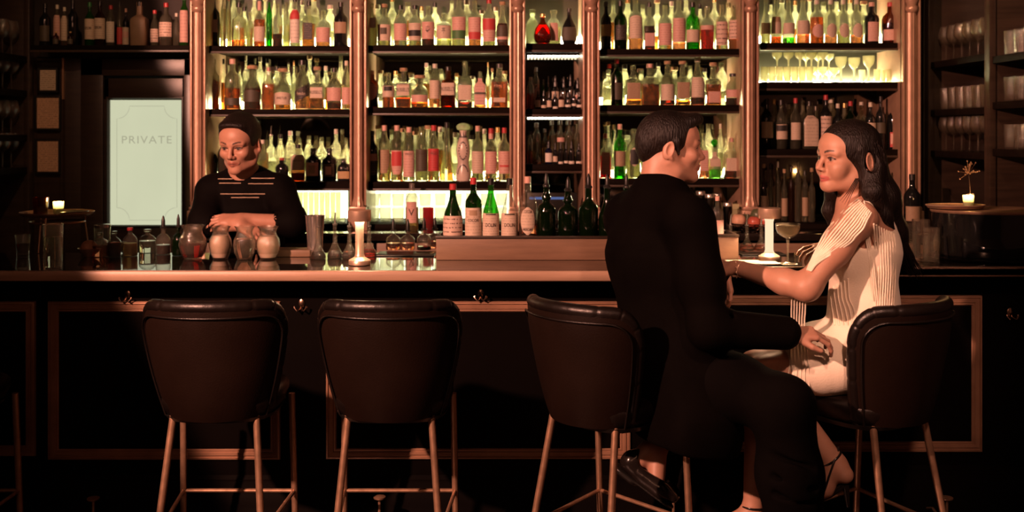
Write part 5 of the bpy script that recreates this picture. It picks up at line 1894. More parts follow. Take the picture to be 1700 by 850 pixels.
# ---------------------------------------------------------------- people: smooth bodies from blended rounded limbs
class Body:
    def __init__(self):
        self.p = []

    def _add(self, f, c, R, k, op):
        self.p.append((op, k, f, np.array(c, float), R))

    def rc(self, a, b, ra, rb, k=.02, op='u', flat=None):
        a = np.array(a, float); b = np.array(b, float)
        d = b - a; L = float(d @ d) + 1e-12
        fl = None
        if flat is not None:
            n = np.array(flat[0], float); n /= np.linalg.norm(n)
            fl = (n, flat[1])

        def f(x):
            q = x - a
            t = np.clip(q @ d / L, 0, 1)
            e = q - t[:, None] * d
            if fl is not None:
                e = e + ((1 / fl[1] - 1) * (e @ fl[0]))[:, None] * fl[0]
            r = np.sqrt((e * e).sum(1)) - (ra + (rb - ra) * t)
            return r * min(1.0, fl[1]) if fl is not None else r
        self._add(f, (a + b) / 2, np.linalg.norm(d) / 2 + max(ra, rb) * (max(1, flat[1]) if flat is not None else 1), k, op)
        return self

    def chain(self, pts, rs, k=.02, op='u', flat=None):
        for (a, b, ra, rb) in zip(pts, pts[1:], rs, rs[1:]):
            self.rc(a, b, ra, rb, k, op, flat)
        return self

    def el(self, c, r, R=None, k=.02, op='u'):
        c = np.array(c, float); r = np.array(r, float)
        M = np.eye(3) if R is None else np.array(R, float)     # columns = local axes

        def f(x):
            q = (x - c) @ M
            k0 = np.sqrt(((q / r) ** 2).sum(1))
            k1 = np.sqrt(((q / r ** 2) ** 2).sum(1)) + 1e-9
            return k0 * (k0 - 1) / k1
        self._add(f, c, float(r.max()), k, op)
        return self

    def plane(self, p0, n, k=.005):
        """cut away the side the normal points to"""
        p0 = np.array(p0, float); n = np.array(n, float); n /= np.linalg.norm(n)
        self._add(lambda x: -((x - p0) @ n), p0, 1e9, k, 's')
        return self

    def ev(self, x, prune=None):
        d = np.full(len(x), 1e3)
        for op, k, f, c, R in self.p:
            if prune is not None and R < 1e8:
                lo = np.linalg.norm(c - prune[0]) - R - prune[1]
                if lo > .05 + k:
                    continue
            di = f(x)
            if op == 'u':
                if k > 0:
                    h = np.clip(.5 + .5 * (d - di) / k, 0, 1)
                    d = d * (1 - h) + di * h - k * h * (1 - h)
                else:
                    d = np.minimum(d, di)
            else:
                di = -di
                h = np.clip(.5 - .5 * (d - di) / k, 0, 1)
                d = d * (1 - h) + di * h + k * h * (1 - h)
        return d

    def mesh(self, vox=.003, B=14):
        lo = np.min([c - R for _, _, _, c, R in self.p if R < 1e8], 0) - .02
        hi = np.max([c + R for _, _, _, c, R in self.p if R < 1e8], 0) + .02
        bs = B * vox
        nb = np.ceil((hi - lo) / bs).astype(int)
        g = np.stack(np.meshgrid(*[np.arange(n) for n in nb], indexing='ij'), -1).reshape(-1, 3)
        cen = lo + (g + .5) * bs
        dd = np.concatenate([self.ev(c) for c in np.array_split(cen, max(1, len(cen) // 20000))])
        g = g[np.abs(dd) < bs * 1.35]
        ax = np.arange(-1, B + 1)
        loc = np.stack(np.meshgrid(ax, ax, ax, indexing='ij'), -1).reshape(-1, 3)
        n = B + 2
        N = (nb * B + 8).astype(np.int64)
        cid = lambda ijk: ((ijk[..., 0] + 2) * N[1] + (ijk[..., 1] + 2)) * N[2] + (ijk[..., 2] + 2)
        cells, pos, quads = [], [], []
        for blk in g:
            base = blk * B
            pts = lo + (base + loc) * vox
            v = self.ev(pts, (pts.mean(0), bs * .95)).reshape(n, n, n)
            s = v < 0
            if s.all() or not s.any():
                continue
            # vertices for cells with corner index 1..B-? (cells owned: local index 0..B-1 -> array 1..B)
            c8 = [v[1 + i:n - 1 + i, 1 + j:n - 1 + j, 1 + k:n - 1 + k][:B, :B, :B] if True else None for i in (0, 1) for j in (0, 1) for k in (0, 1)] if False else None
            V = v[1:, 1:, 1:]            # lattice 0..B (B+1)
            acc = np.zeros((B, B, B, 3)); cnt = np.zeros((B, B, B))
            idx = np.stack(np.meshgrid(np.arange(B), np.arange(B), np.arange(B), indexing='ij'), -1).astype(float)
            for a in range(3):
                for o1 in (0, 1):
                    for o2 in (0, 1):
                        off = [0, 0, 0]; oth = [q for q in range(3) if q != a]
                        off[oth[0]] = o1; off[oth[1]] = o2
                        A = V[off[0]:off[0] + B, off[1]:off[1] + B, off[2]:off[2] + B]
                        o3 = list(off); o3[a] += 1
                        Bv = V[o3[0]:o3[0] + B, o3[1]:o3[1] + B, o3[2]:o3[2] + B]
                        m = (A < 0) != (Bv < 0)
                        t = np.where(m, A / np.where(m, A - Bv, 1), 0)
                        e = np.array(off, float)
                        pt = idx + e
                        pt[..., a] += t
                        acc += pt * m[..., None]; cnt += m
            m = cnt > 0
            if m.any():
                ii = np.argwhere(m)
                cells.append(cid(ii + base))
                pos.append(lo + (acc[m] / cnt[m][:, None] + base) * vox)
            # edges starting at lattice 0..B-1, all three directions
            for a in range(3):
                A = V[:B, :B, :B]
                sl = [slice(0, B)] * 3; sl[a] = slice(1, B + 1)
                Bv = V[tuple(sl)]
                m = (A < 0) != (Bv < 0)
                e = np.argwhere(m)
                if len(e) == 0:
                    continue
                oth = [q for q in range(3) if q != a]
                d1 = np.zeros(3, int); d1[oth[0]] = 1
                d2 = np.zeros(3, int); d2[oth[1]] = 1
                E = e + base
                q4 = np.stack([cid(E - d1 - d2), cid(E - d2), cid(E), cid(E - d1)], -1)
                fl = (A[m] < 0)
                if a == 1:
                    fl = ~fl
                q4 = np.where(fl[:, None], q4, q4[:, ::-1])
                quads.append(q4)
        cells = np.concatenate(cells); pos = np.concatenate(pos); quads = np.concatenate(quads)
        o = np.argsort(cells); cs = cells[o]
        ix = np.clip(np.searchsorted(cs, quads), 0, len(cs) - 1)
        ok = (cs[ix] == quads).all(1)
        return pos, o[ix[ok]]

    def build(self, name, mat, parent=None, vox=.003, paint=None, island=True):
        v, f = self.mesh(vox)
        # light smoothing (two Laplacian-like passes)
        me = bpy.data.meshes.new(name)
        me.vertices.add(len(v)); me.vertices.foreach_set('co', v.ravel())
        me.loops.add(len(f) * 4); me.loops.foreach_set('vertex_index', f.ravel().astype(np.int32))
        me.polygons.add(len(f)); me.polygons.foreach_set('loop_start', np.arange(0, len(f) * 4, 4, dtype=np.int32))
        me.polygons.foreach_set('use_smooth', np.ones(len(f), bool))
        me.update(calc_edges=True)
        me.validate()
        me.materials.append(mat)
        if paint is not None:
            at_ = me.color_attributes.new('tone', 'FLOAT_COLOR', 'POINT')
            col = np.ones((len(v), 4)); col[:, :3] = paint(v)
            at_.data.foreach_set('color', col.ravel())
        o = bpy.data.objects.new(name, me)
        C.objects.link(o)
        if parent is not None:
            o.parent = parent
        return o

    def hit(self, px, py, d0=2.9, d1=4.2, n=900):
        """first surface point seen along the ray of a pixel"""
        ds = np.linspace(d0, d1, n)
        x = np.stack([(px - CX) / F * ds, ds, EYE - (py - HY) / F * ds], -1)
        v = self.ev(x)
        i = np.argmax(v < 0)
        if not (v < 0).any():
            i = int(np.argmin(v))
        return x[i]


def A3(v):
    return np.array(v[:], float)


def frame_from(yaw, pitch=0.0, roll=0.0):
    """columns: forward (+x local), left (+y), up (+z); yaw about z from +X, pitch up positive"""
    m = Matrix.Rotation(yaw, 3, 'Z') @ Matrix.Rotation(-pitch, 3, 'Y') @ Matrix.Rotation(roll, 3, 'X')
    return np.array(m)


class Head:
    def __init__(self, o, R, s):
        self.o, self.R, self.s = np.array(o, float), R, s

    def w(self, p):
        return self.o + self.R @ (np.array(p, float) * self.s)

    def l(self, x):
        return ((x - self.o) @ self.R) / self.s

    def el(self, B, c, r, rot=None, k=.01, op='u'):
        R = self.R if rot is None else self.R @ np.array(rot)
        B.el(self.w(c), np.array(r) * self.s, R, k * self.s, op)

    def rc(self, B, a, b, ra, rb, k=.01, op='u', flat=None):
        if flat is not None:
            flat = (self.R @ np.array(flat[0], float), flat[1])
        B.rc(self.w(a), self.w(b), ra * self.s, rb * self.s, k * self.s, op, flat)


def rot3(axis, deg):
    return np.array(Matrix.Rotation(math.radians(deg), 3, axis))


def head_shape(B, H, fem=False, smile=0.0, neck=None):
    e, r = H.el, H.rc
    e(B, (-.010, 0, .030), (.097, .075, .087), k=.01)
    e(B, (.040, 0, .038), (.052, .062, .050), k=.03)                     # forehead
    e(B, (.034, 0, -.045), (.052, .055, .062), k=.03)                    # face block
    cz_ = .006 if fem else 0
    jw = .043 if fem else .049
    for s in (-1, 1):
        r(B, (-.012, s * (jw + .008), -.045), (.010, s * jw, -.078), .021, .018, .03)    # jaw angle
        r(B, (.008, s * jw, -.080 + cz_), (.070, s * .014, -.100 + cz_), .017, .014, .025)
        e(B, (.060, s * .040, -.028), (.026, .024, .022), k=.02)            # cheekbone
        if smile:
            e(B, (.062, s * .036, -.046), (.020, .019, .019), k=.022)
    cz = .007 if fem else 0
    e(B, (.078 - cz * .5, 0, -.098 + cz), (.017, .020 - cz * .4, .016), k=.020)                    # chin
    for s in (-1, 1):
        r(B, (.088, s * .012, .016), (.074, s * .046, .016), .010 if not fem else .008, .008, .014)
        e(B, (.096, s * .031, -.002), (.018, .017, .011), k=.012, op='s')    # sockets
        e(B, (.0735, s * .031, -.003), (.0135, .0135, .0125), k=.004)          # eyeball
        r(B, (.0850, s * .020, .004), (.0765, s * .043, .003), .0038, .0036, .004)   # upper lid
        r(B, (.0835, s * .021, -.010), (.0755, s * .042, -.009), .0032, .003, .005)
    nt_ = .0012 if fem else 0
    nw_ = .003 if fem else 0
    r(B, (.088, 0, .010), (.108 - nt_, 0, -.030), .008 - nw_ * .4, .0095 - nw_ * .4, .010)               # nose
    e(B, (.108 - nt_, 0, -.033), (.012, .0115 - nw_ * .6, .0095 - nw_ * .3), k=.006)
    for s in (-1, 1):
        e(B, (.0965 - nt_ * .5, s * (.0125 - nw_ * .5), -.038), (.011, .0075 - nw_ * .3, .0075 - nw_ * .3), k=.006)
        e(B, (.1015, s * .0065, -.0445), (.005, .0035, .003), k=.003, op='s')
    e(B, (.069, 0, -.054), (.0265, .029, .020), k=.012)                  # upper jaw under the nose
    e(B, (.066, 0, -.080), (.0245, .027, .018), k=.012)
    up = .004 * smile
    for s in (-1, 1):
        r(B, (.0955, s * .002, -.0615), (.0805, s * (.024 + .003 * smile), -.067 + up), .0060 - .0012 * smile, .0035, .006)
        r(B, (.0935, s * .002, -.0715), (.0800, s * (.022 + .003 * smile), -.069 + up), .0068 - .0014 * smile, .0035, .006)
    r(B, (.1045, -.004, -.0665), (.1045, .004, -.0665), .0028, .0028, .004, op='s')
    for s in (-1, 1):
        r(B, (.1015, s * .006, -.0668), (.0890, s * (.022 + .004 * smile), -.0675 + up), .0022, .0016, .003, op='s')
        # ears
        er = rot3('Y', 14) @ rot3('Z', s * 22)
        ey = .008 if fem else 0
        e(B, (-.026, s * (.078 + ey), -.008), (.020, .0085, .033), er, .006)
        e(B, (-.022, s * (.0855 + ey), -.006), (.0105, .006, .020), er, .005, 's')
        r(B, (-.016, s * .078, -.036), (-.014, s * .076, -.039), .0075, .0065, .006)
    return B


def head_tone(H, skin, lips, brow=(.03, .015, .01), fem=False, smile=0.0):
    skin, lips, brow = np.array(skin), np.array(lips), np.array(brow)

    def paint(v):
        q = H.l(v)
        col = np.tile(skin, (len(v), 1))
        near = (q[:, 0] > .05) & (np.abs(q[:, 2]) < .12)

        def mixin(m, c):
            m = np.clip(m, 0, 1)[:, None] * near[:, None]
            return col * (1 - m) + np.array(c) * m
        y = np.abs(q[:, 1])
        up = .004 * smile * np.clip(y / .024, 0, 1) ** 2
        lz = q[:, 2] + .0665 + .0025 * np.clip(y / .024, 0, 1) - up
        m = (1.25 - np.sqrt((y / .0245) ** 2 + (lz / .0098) ** 2)) * 5
        col = mixin(m * (q[:, 0] > .074), lips)
        m = (1.1 - np.sqrt((y / .021) ** 2 + (lz / .0018) ** 2)) * 2
        col = mixin(m * .75, np.array(lips) * .25)
        # brows
        bz = .0205 + .006 * np.sin(np.clip((y - .014) / .034, 0, 1) * 2.2)
        bw = (.0042 if not fem else .0046) * np.clip(1.25 - (y - .02) / .04, .3, 1)
        m = np.clip((bw - np.abs(q[:, 2] - bz)) / .0016, 0, 1) * np.clip((y - .012) / .003, 0, 1) * np.clip((.049 - y) / .004, 0, 1)
        col = mixin(m, brow)
        # eyes: white, iris, dark lash line
        ex, ez = (y - .031) / .0125, (q[:, 2] + .003) / .0058
        m = np.clip((1.0 - np.sqrt(ex ** 2 + ez ** 2)) * 4, 0, 1) * (q[:, 0] > .07)
        col = mixin(m, (.26, .20, .17))
        m = np.clip((.0066 - np.sqrt((y - .031) ** 2 + (q[:, 2] + .002) ** 2)) / .0012, 0, 1) * (q[:, 0] > .076)
        col = mixin(m, (.02, .012, .01))
        lash = .0042 - .0035 * ex ** 2
        m = np.clip((.0034 - np.abs(q[:, 2] - lash)) / .0014, 0, 1) * (np.abs(ex) < 1.25)
        col = mixin(m, (.025, .014, .012))
        return col
    return paint


def skin_mat(name, base):
    m, nt, out = _mat(name)
    p = nt.nodes.new('ShaderNodeBsdfPrincipled')
    a = nt.nodes.new('ShaderNodeAttribute'); a.attribute_name = 'tone'
    tc = nt.nodes.new('ShaderNodeTexCoord')
    no = nt.nodes.new('ShaderNodeTexNoise'); no.inputs['Scale'].default_value = 45; no.inputs['Detail'].default_value = 4
    nt.links.new(tc.outputs['Object'], no.inputs['Vector'])
    mr = nt.nodes.new('ShaderNodeMapRange'); mr.inputs['To Min'].default_value = .88; mr.inputs['To Max'].default_value = 1.10
    nt.links.new(no.outputs[0], mr.inputs['Value'])
    mx = nt.nodes.new('ShaderNodeVectorMath'); mx.operation = 'SCALE'
    nt.links.new(a.outputs['Color'], mx.inputs[0]); nt.links.new(mr.outputs[0], mx.inputs['Scale'])
    nt.links.new(mx.outputs[0], p.inputs['Base Color'])
    p.inputs['Roughness'].default_value = .48
    p.inputs['Subsurface Weight'].default_value = .12
    p.inputs['Subsurface Radius'].default_value = (.008, .003, .002)
    bp = nt.nodes.new('ShaderNodeBump'); bp.inputs['Strength'].default_value = .08; bp.inputs['Distance'].default_value = .003
    n2 = nt.nodes.new('ShaderNodeTexNoise'); n2.inputs['Scale'].default_value = 300
    nt.links.new(tc.outputs['Object'], n2.inputs['Vector'])
    nt.links.new(n2.outputs[0], bp.inputs['Height']); nt.links.new(bp.outputs[0], p.inputs['Normal'])
    nt.links.new(p.outputs[0], out.inputs[0])
    return m


def hand(B, wrist, d, n, side, s=1.0, curl=(20, 30, 20), spread=6, thumb=(35, 25), wr=.026, curls=None):
    """wrist point, d = direction of the fingers, n = back-of-hand normal, side = +1 thumb towards n x d"""
    d = np.array(d, float); d /= np.linalg.norm(d)
    n = np.array(n, float); n -= (n @ d) * d; n /= np.linalg.norm(n)
    t = np.cross(n, d) * side             # towards the thumb
    w_ = np.array(wrist, float)
    P_ = lambda a, b, c=0: w_ + (d * a + t * b + n * c) * s
    # palm as four bones, flattened
    for b0, b1 in ((.014, .028), (.005, .010), (-.005, -.009), (-.013, -.026)):
        B.rc(P_(.004, b0), P_(.082, b1), .0155 * s, .0125 * s, .012 * s, flat=(n, .86))
    B.rc(P_(-.02, 0), P_(.012, 0), wr * s * .92, .024 * s, .015, flat=(n, .75))
    B.rc(P_(.012, .018, -.006), P_(.05, .030, -.010), .016 * s, .013 * s, .012 * s)       # thumb mound
    lens = ((.043, .026, .020), (.047, .029, .021), (.044, .027, .020), (.034, .020, .018))
    bas = ((.088, .0285), (.092, .0095), (.087, -.0095), (.078, -.0265))
    for i in range(4):
        a0 = math.radians((1.5 - i) * spread)
        fd = d * math.cos(a0) + t * math.sin(a0)
        p = P_(*bas[i])
        ang = 0
        cu = curls[i] if curls else curl
        r = (.0088, .0078, .0070, .0058)
        if i == 3:
            r = tuple(q * .88 for q in r)
        for j in range(3):
            ang += math.radians(cu[j])
            dirv = fd * math.cos(ang) - n * math.sin(ang)
            q = p + dirv * lens[i][j] * s
            B.rc(p, q, r[j] * s, r[j + 1] * s, .0035 * s)
            p = q
    a0 = math.radians(thumb[0])
    td = d * math.cos(a0) + t * math.sin(a0) - n * .25
    td /= np.linalg.norm(td)
    p = P_(.030, .027, -.008)
    q = p + td * .046 * s
    B.rc(p, q, .0125 * s, .0098 * s, .008 * s)
    a1 = math.radians(thumb[0] - thumb[1])
    td = d * math.cos(a1) + t * math.sin(a1) - n * .28
    td /= np.linalg.norm(td)
    B.rc(q, q + td * .030 * s, .0095 * s, .0075 * s, .004 * s)
    return B


SKIN_M = skin_mat('man_skin', None)
BLACK_WOOL = surf('black_wool', (.0026, .0019, .0016), .75, var=.2, scale=9, bump=.25, bscale=350, spec=.02)
BLACK_TROUSER = surf('black_trousers', (.0028, .0022, .002), .8, var=.2, scale=9, bump=.2, bscale=350, spec=.02)
HAIR_D = surf('dark_hair', (.007, .0038, .0027), .48, spec=.3, var=.5, scale=40, stretch=(1, 1, .15), bump=.6, bscale=220)
SHOE = surf('shoe_leather', (.012, .009, .008), .18, var=.2, bump=.05)

# ================================================================= the man
m = empty('person', P(1120, 640, 3.55) * 1.0, 'man in a black suit on a stool, seen from behind, facing the woman', 'person')
mo = m.location.copy()
m.location = (mo.x, mo.y, 0)
MW = Matrix.Translation(-Vector((mo.x, mo.y, 0)))


def rel(o, par):
    """child built in world space -> keep place under an empty at par.location"""
    o.data.transform(Matrix.Translation(-par.location))
    return o


Hm = Head(P(1114, 245, 3.62), frame_from(math.radians(4), math.radians(-1)), 1.03)
B = Body()
head_shape(B, Hm)
nb = A3(P(1098, 318, 3.60))
B.rc(Hm.w((-.028, 0, -.055)), nb, .054, .060, .03)
B.rc(Hm.w((-.040, 0, -.02)), nb + np.array([-.02, .0, .02]), .048, .058, .03)
B.rc(nb, nb + np.array([0, 0, -.08]), .060, .07, .03)
# joints
shR, shL = A3(P(1147, 372, 3.43)), A3(P(1040, 362, 3.76))
elR, elL = A3(P(1178, 545, 3.37)), A3(P(1118, 520, 3.93))
wrR, wrL = A3(P(1310, 553, 3.41)), A3(P(1202, 450, 3.93))
chest = A3(P(1098, 420, 3.62)); belly = A3(P(1112, 540, 3.60)); hip = A3(P(1128, 612, 3.58))
fwd = np.array([.70, .71, 0.0]); rgt = np.array([.71, -.70, 0.0])
knR, anR = A3(P(1300, 672, 3.31)), A3(P(1322, 905, 3.31))
knL, anL = A3(P(1232, 668, 3.97)), A3(P(1090, 735, 3.66))
# body under the clothes, one continuous surface
B.chain([nb + np.array([0, 0, -.06]), chest, belly, hip], [.085, .12, .11, .12], .06)
B.chain([chest + np.array([0, 0, .10]), shR, elR, wrR], [.07, .055, .042, .029], .04)
B.chain([chest + np.array([0, 0, .10]), shL, elL, wrL], [.07, .055, .042, .029], .04)
B.chain([hip, knR, anR], [.09, .06, .04], .04)
B.chain([hip, knL, anL], [.09, .06, .036], .04)
toe = A3(P(1104, 815, 3.60)); heel = A3(P(1046, 770, 3.64))
B.chain([anL, heel * .6 + anL * .4 + np.array([.0, 0, -.01])], [.036, .036], .02)
B.chain([anL + np.array([.005, 0, -.01]), toe * .75 + heel * .25], [.034, .03], .02)
hand(B, wrR, (.98, .10, -.03), (.1, -.35, .93), -1, 1.0, (28, 32, 22), 7, (38, 20), .028)
hand(B, wrL, (.12, -.28, -.93), (.85, .3, .30), 1, 1.0, (14, 22, 16), 5, (30, 10), .027)
man_tone = head_tone(Hm, (.43, .225, .155), (.36, .14, .10))
bd = rel(B.build('body', SKIN_M, m, .0028, man_tone), m)
manB = B
# hair
B = Body()
e = Hm.el
e(B, (-.016, 0, .040), (.104, .083, .090))
e(B, (.055, 0, .090), (.050, .055, .028), rot3('Y', -12), .02)
e(B, (.088, .004, .098), (.020, .040, .020), rot3('Y', -30), .015)
e(B, (-.085, 0, .0), (.035, .055, .055), k=.03)
for s in (-1, 1):
    Hm.rc(B, (.004, s * .076, .02), (.008, s * .075, -.022), .010, .006, .012)
B.plane(Hm.w((-.06, 0, -.092)), Hm.R @ np.array([.60, 0, -.80]), .012)
B.el(Hm.w((-.020, -.085, -.030)), np.array((.030, .030, .036)) * 1.03, Hm.R, .008, 's')
B.el(Hm.w((-.020, .085, -.030)), np.array((.030, .030, .036)) * 1.03, Hm.R, .008, 's')
B.el(Hm.w((.085, 0, .012)), np.array((.050, .085, .066)) * 1.03, Hm.R, .012, 's')
rel(B.build('hair', HAIR_D, m, .003), m)
# jacket
B = Body()
ftb = (fwd, .72)
B.chain([chest + np.array([0, 0, .09]), chest, belly, hip], [.165, .205, .178, .195], .05, flat=ftb)
cl = Hm.w((-.030, 0, -.10))
B.rc(nb + np.array([-.015, 0, .005]), nb + np.array([0, 0, -.08]), .078, .11, .05)
B.rc(nb + np.array([0, 0, -.035]), shR + np.array([-.02, 0, .02]), .075, .075, .05)
B.rc(nb + np.array([0, 0, -.035]), shL + np.array([.02, 0, .02]), .075, .075, .05)
cuffR = wrR + (elR - wrR) * .06
cuffL = wrL + (elL - wrL) * .10
B.chain([shR, shR * .45 + elR * .55, elR, cuffR], [.084, .073, .066, .056], .04)
B.chain([shL, shL * .45 + elL * .55, elL, cuffL], [.084, .072, .064, .05], .04)
# elbow creases
for q, dz in ((.80, 0), (.93, 0)):
    c = shR * (1 - q) + elR * q
    B.rc(c + np.array([.07, -.03, .02]), c + np.array([.07, .05, -.01]), .006, .005, .02, 's')
# skirt of the jacket over the seat
sk = A3(P(1140, 705, 3.52))
B.chain([hip, sk], [.20, .205], .05, flat=ftb)
B.rc(hip + rgt * .06, A3(P(1165, 712, 3.44)), .15, .13, .05, flat=(rgt, .6))
B.plane(A3(P(1140, 738, 3.5)), (-.12, 0, -1), .012)
# shut the collar: opening round the neck
B.rc(Hm.w((-.02, 0, -.05)), nb + np.array([.01, .01, .012]), .057, .058, .006, 's')
B.plane(cl + np.array([0, 0, .012]), (.35, .1, 1), .008)
jk = rel(B.build('jacket', BLACK_WOOL, m, .0045), m)
# collar stand, vent and pocket flap as parts
b = MB()
cc = []
for q in range(19):
    a = math.radians(-200 + q * 19) 
    cc.append(Vector(nb) + Vector((-.008 + .069 * math.cos(a), .066 * math.sin(a), .012 - .030 * math.cos(a - .25))))
b.tube(cc, [.009] * 19, 8, flat=1.9)
rel(b.build('collar', BLACK_WOOL, m, smooth=60), m)
b = MB()
pk = [manB.hit(1120 + q * 9, 566 + q * 2) for q in range(7)]
b.tube([Vector(A3(P(1120 + q * 9, 604 + q * 1.2, 3.37))) for q in range(7)], .006, 6, flat=2.2)
# trousers
B = Body()
B.chain([hip, hip * .45 + knR * .55, knR], [.125, .105, .088], .05)
B.chain([hip + np.array([0, .05, 0]), hip * .45 + knL * .55, knL], [.12, .10, .082], .05)
B.chain([knR, knR * .5 + anR * .5, anR], [.088, .090, .085], .05, flat=((1, 0, 0), 1.1))
hemL = knL * .16 + anL * .84
B.chain([knL, hemL], [.082, .066], .04)
B.rc(hemL, anL + (anL - knL) * .15, .050, .047, .006, 's')
for q in (.35, .5, .62):
    c = knR * (1 - q) + anR * q
    B.rc(c + np.array([-.07, -.075, .02]), c + np.array([.06, -.085, -.02]), .006, .004, .02, 's')
rel(B.build('trousers', BLACK_TROUSER, m, .0045), m)
# tucked shoe on the stool rail
B = Body()
ax_ = (toe - heel) / np.linalg.norm(toe - heel)
nup = np.array([.55, -.1, .83]); nup -= (nup @ ax_) * ax_; nup /= np.linalg.norm(nup)
B.chain([heel, heel * .55 + toe * .45 - nup * .004, toe * .85 + heel * .15, toe + ax_ * .03], [.036, .034, .040, .024], .03, flat=(nup, .85))
B.rc(heel + nup * .02, heel + nup * .036 + ax_ * .01, .034, .031, .02)
B.rc(heel + nup * .045 + ax_ * .03, heel + nup * .05 + ax_ * .12, .030, .026, .012, 's')
rel(B.build('shoe', SHOE, m, .003), m)
B = Body()
h0 = heel - nup * .034
B.rc(h0 - ax_ * .01, toe - nup * .03 + ax_ * .02, .034, .036, .01, flat=(nup, .22))
B.rc(h0 - nup * .008 - ax_ * .008, h0 - nup * .008 + ax_ * .03, .033, .033, .006, flat=(nup, .38))
rel(B.build('shoe_sole', MT['black_plastic'], m, .003), m)
toe2 = anR + np.array([.16, -.05, -.075]); heel2 = anR + np.array([-.04, 0.0, -.075])
B = Body(); B.chain([heel2, heel2 * .5 + toe2 * .5, toe2], [.036, .036, .032], .03, flat=((0, 0, 1), .85))
rel(B.build('shoe', SHOE, m, .004), m)

# ================================================================= the woman
IVORY = surf('ivory_crepe', (.92, .82, .66), .6, var=.06, scale=6, bump=.12, bscale=180, sheen=.2)
CORD = surf('ivory_cord', (.92, .82, .66), .55, var=.1, bump=.1)
wm = empty('person', (P(1430, 640, 3.6).x, 3.6, 0), 'dark-haired woman in an ivory fringed dress sitting at the bar, facing the man', 'person')
Hw = Head(P(1406, 262, 3.58), frame_from(math.radians(180 + 18), math.radians(0), math.radians(-3)), 1.05)
B = Body()
head_shape(B, Hw, fem=True, smile=1.0)
nb = A3(P(1424, 338, 3.60))
B.rc(Hw.w((-.022, 0, -.055)), nb, .046, .048, .03)
B.rc(nb, nb + np.array([.01, 0, -.05]), .050, .06, .03)
sL, sR = A3(P(1428, 362, 3.45)), A3(P(1418, 352, 3.77))
eL, eR = A3(P(1338, 478, 3.42)), A3(P(1398, 430, 3.99))
wL, wR = A3(P(1220, 444, 3.62)), A3(P(1386, 407, 4.16))
ch, wa, hp = A3(P(1432, 408, 3.62)), A3(P(1434, 512, 3.62)), A3(P(1428, 587, 3.635))
kL, kR = A3(P(1268, 622, 3.57)), A3(P(1254, 612, 3.67))
aL, aR = A3(P(1388, 770, 3.52)), A3(P(1250, 846, 3.62))
B.chain([nb + np.array([.01, 0, -.03]), ch, wa, hp], [.075, .112, .10, .125], .06, flat=((0, 1, 0), 1.25))
B.rc(ch + np.array([.01, 0, .05]), sL, .07, .05, .05)
B.rc(ch + np.array([.01, 0, .05]), sR, .07, .05, .05)
B.el(A3(P(1395, 425, 3.56)), (.055, .05, .055), None, .04)
B.el(A3(P(1392, 425, 3.70)), (.055, .05, .055), None, .04)
B.chain([sL, sL * .55 + eL * .45, eL * .95 + sL * .05, eL, eL * .72 + wL * .28, wL], [.052, .048, .040, .039, .041, .025], .03)
B.chain([sR, sR * .5 + eR * .5, eR, eR * .7 + wR * .3, wR], [.050, .045, .036, .038, .025], .03)
B.chain([hp + np.array([0, -.07, 0]), hp * .5 + kL * .5 + np.array([0, -.02, 0]), kL], [.095, .085, .060], .05)
B.chain([hp + np.array([0, .07, 0]), hp * .5 + kR * .5 + np.array([0, .02, 0]), kR], [.095, .085, .060], .05)
B.chain([kL, kL * .66 + aL * .34 + np.array([.0, 0, -.012]), aL], [.058, .054, .034], .03)
B.chain([kR, kR * .66 + aR * .34 + np.array([.02, 0, 0]), aR], [.058, .054, .034], .03)
# feet: near one tucked back, heel towards the stool
hl, tl = A3(P(1402, 788, 3.50)), A3(P(1352, 822, 3.54))
B.chain([aL, hl], [.034, .030], .02)
B.chain([aL + np.array([-.01, 0, -.02]), hl * .35 + tl * .65, tl], [.034, .028, .022], .02)
for i in range(5):
    q = tl + np.array([-.012, (i - 2) * .014, -.004])
    B.rc(q, q + np.array([-.026 + .003 * abs(i - 1), 0, -.020]), .0105 - .001 * i, .0075 - .0006 * i, .004)
B.chain([aR, aR + np.array([-.06, 0, -.05]), aR + np.array([-.13, 0, -.10])], [.034, .034, .026], .02)
hand(B, wL, (-.70, .71, -.06), (-.1, -.45, .88), 1, .90, (12, 16, 12), 5, (30, 12), .025)
hand(B, wR, (-.92, .06, -.20), (-.15, -.42, .88), -1, .90, (10, 20, 18), 4, (30, 10), .025, curls=((6, 26, 20), (16, 34, 24), (22, 38, 26), (28, 40, 28)))
wom_tone = head_tone(Hw, (.46, .245, .165), (.40, .10, .085), fem=True, smile=1.0)
womanB = B
rel(B.build('body', skin_mat('woman_skin', None), wm, .0028, wom_tone), wm)
# hair
B = Body()
e = Hw.el
e(B, (-.016, 0, .036), (.107, .088, .094))
e(B, (-.055, 0, -.02), (.065, .080, .085), k=.03)
for s in (-1, 1):
    Hw.rc(B, (.004, s * .074, .03), (-.020, s * .078, -.055), .016, .014, .015)
bk_ = [Hw.w((-.065, 0, -.03)), A3(P(1462, 330, 3.60)), A3(P(1480, 385, 3.66)), A3(P(1500, 430, 3.74)), A3(P(1512, 452, 3.80))]
B.chain(bk_, [.075, .062, .048, .030, .012], .04, flat=((.3, 1, 0), 1.35))
B.chain([Hw.w((-.045, .078, -.03)), A3(P(1448, 318, 3.49)), A3(P(1466, 360, 3.51)), A3(P(1486, 400, 3.56))], [.032, .030, .026, .012], .03)
B.chain([Hw.w((-.0, -.078, -.02)), A3(P(1382, 318, 3.66)), A3(P(1376, 350, 3.68)), A3(P(1380, 376, 3.68))], [.022, .024, .022, .010], .02)
B.el(Hw.w((.088, 0, -.022)), np.array((.066, .082, .080)) * 1.06, Hw.R, .012, 's')
B.el(Hw.w((.060, .075, -.050)), np.array((.052, .05, .050)) * 1.06, Hw.R, .012, 's')
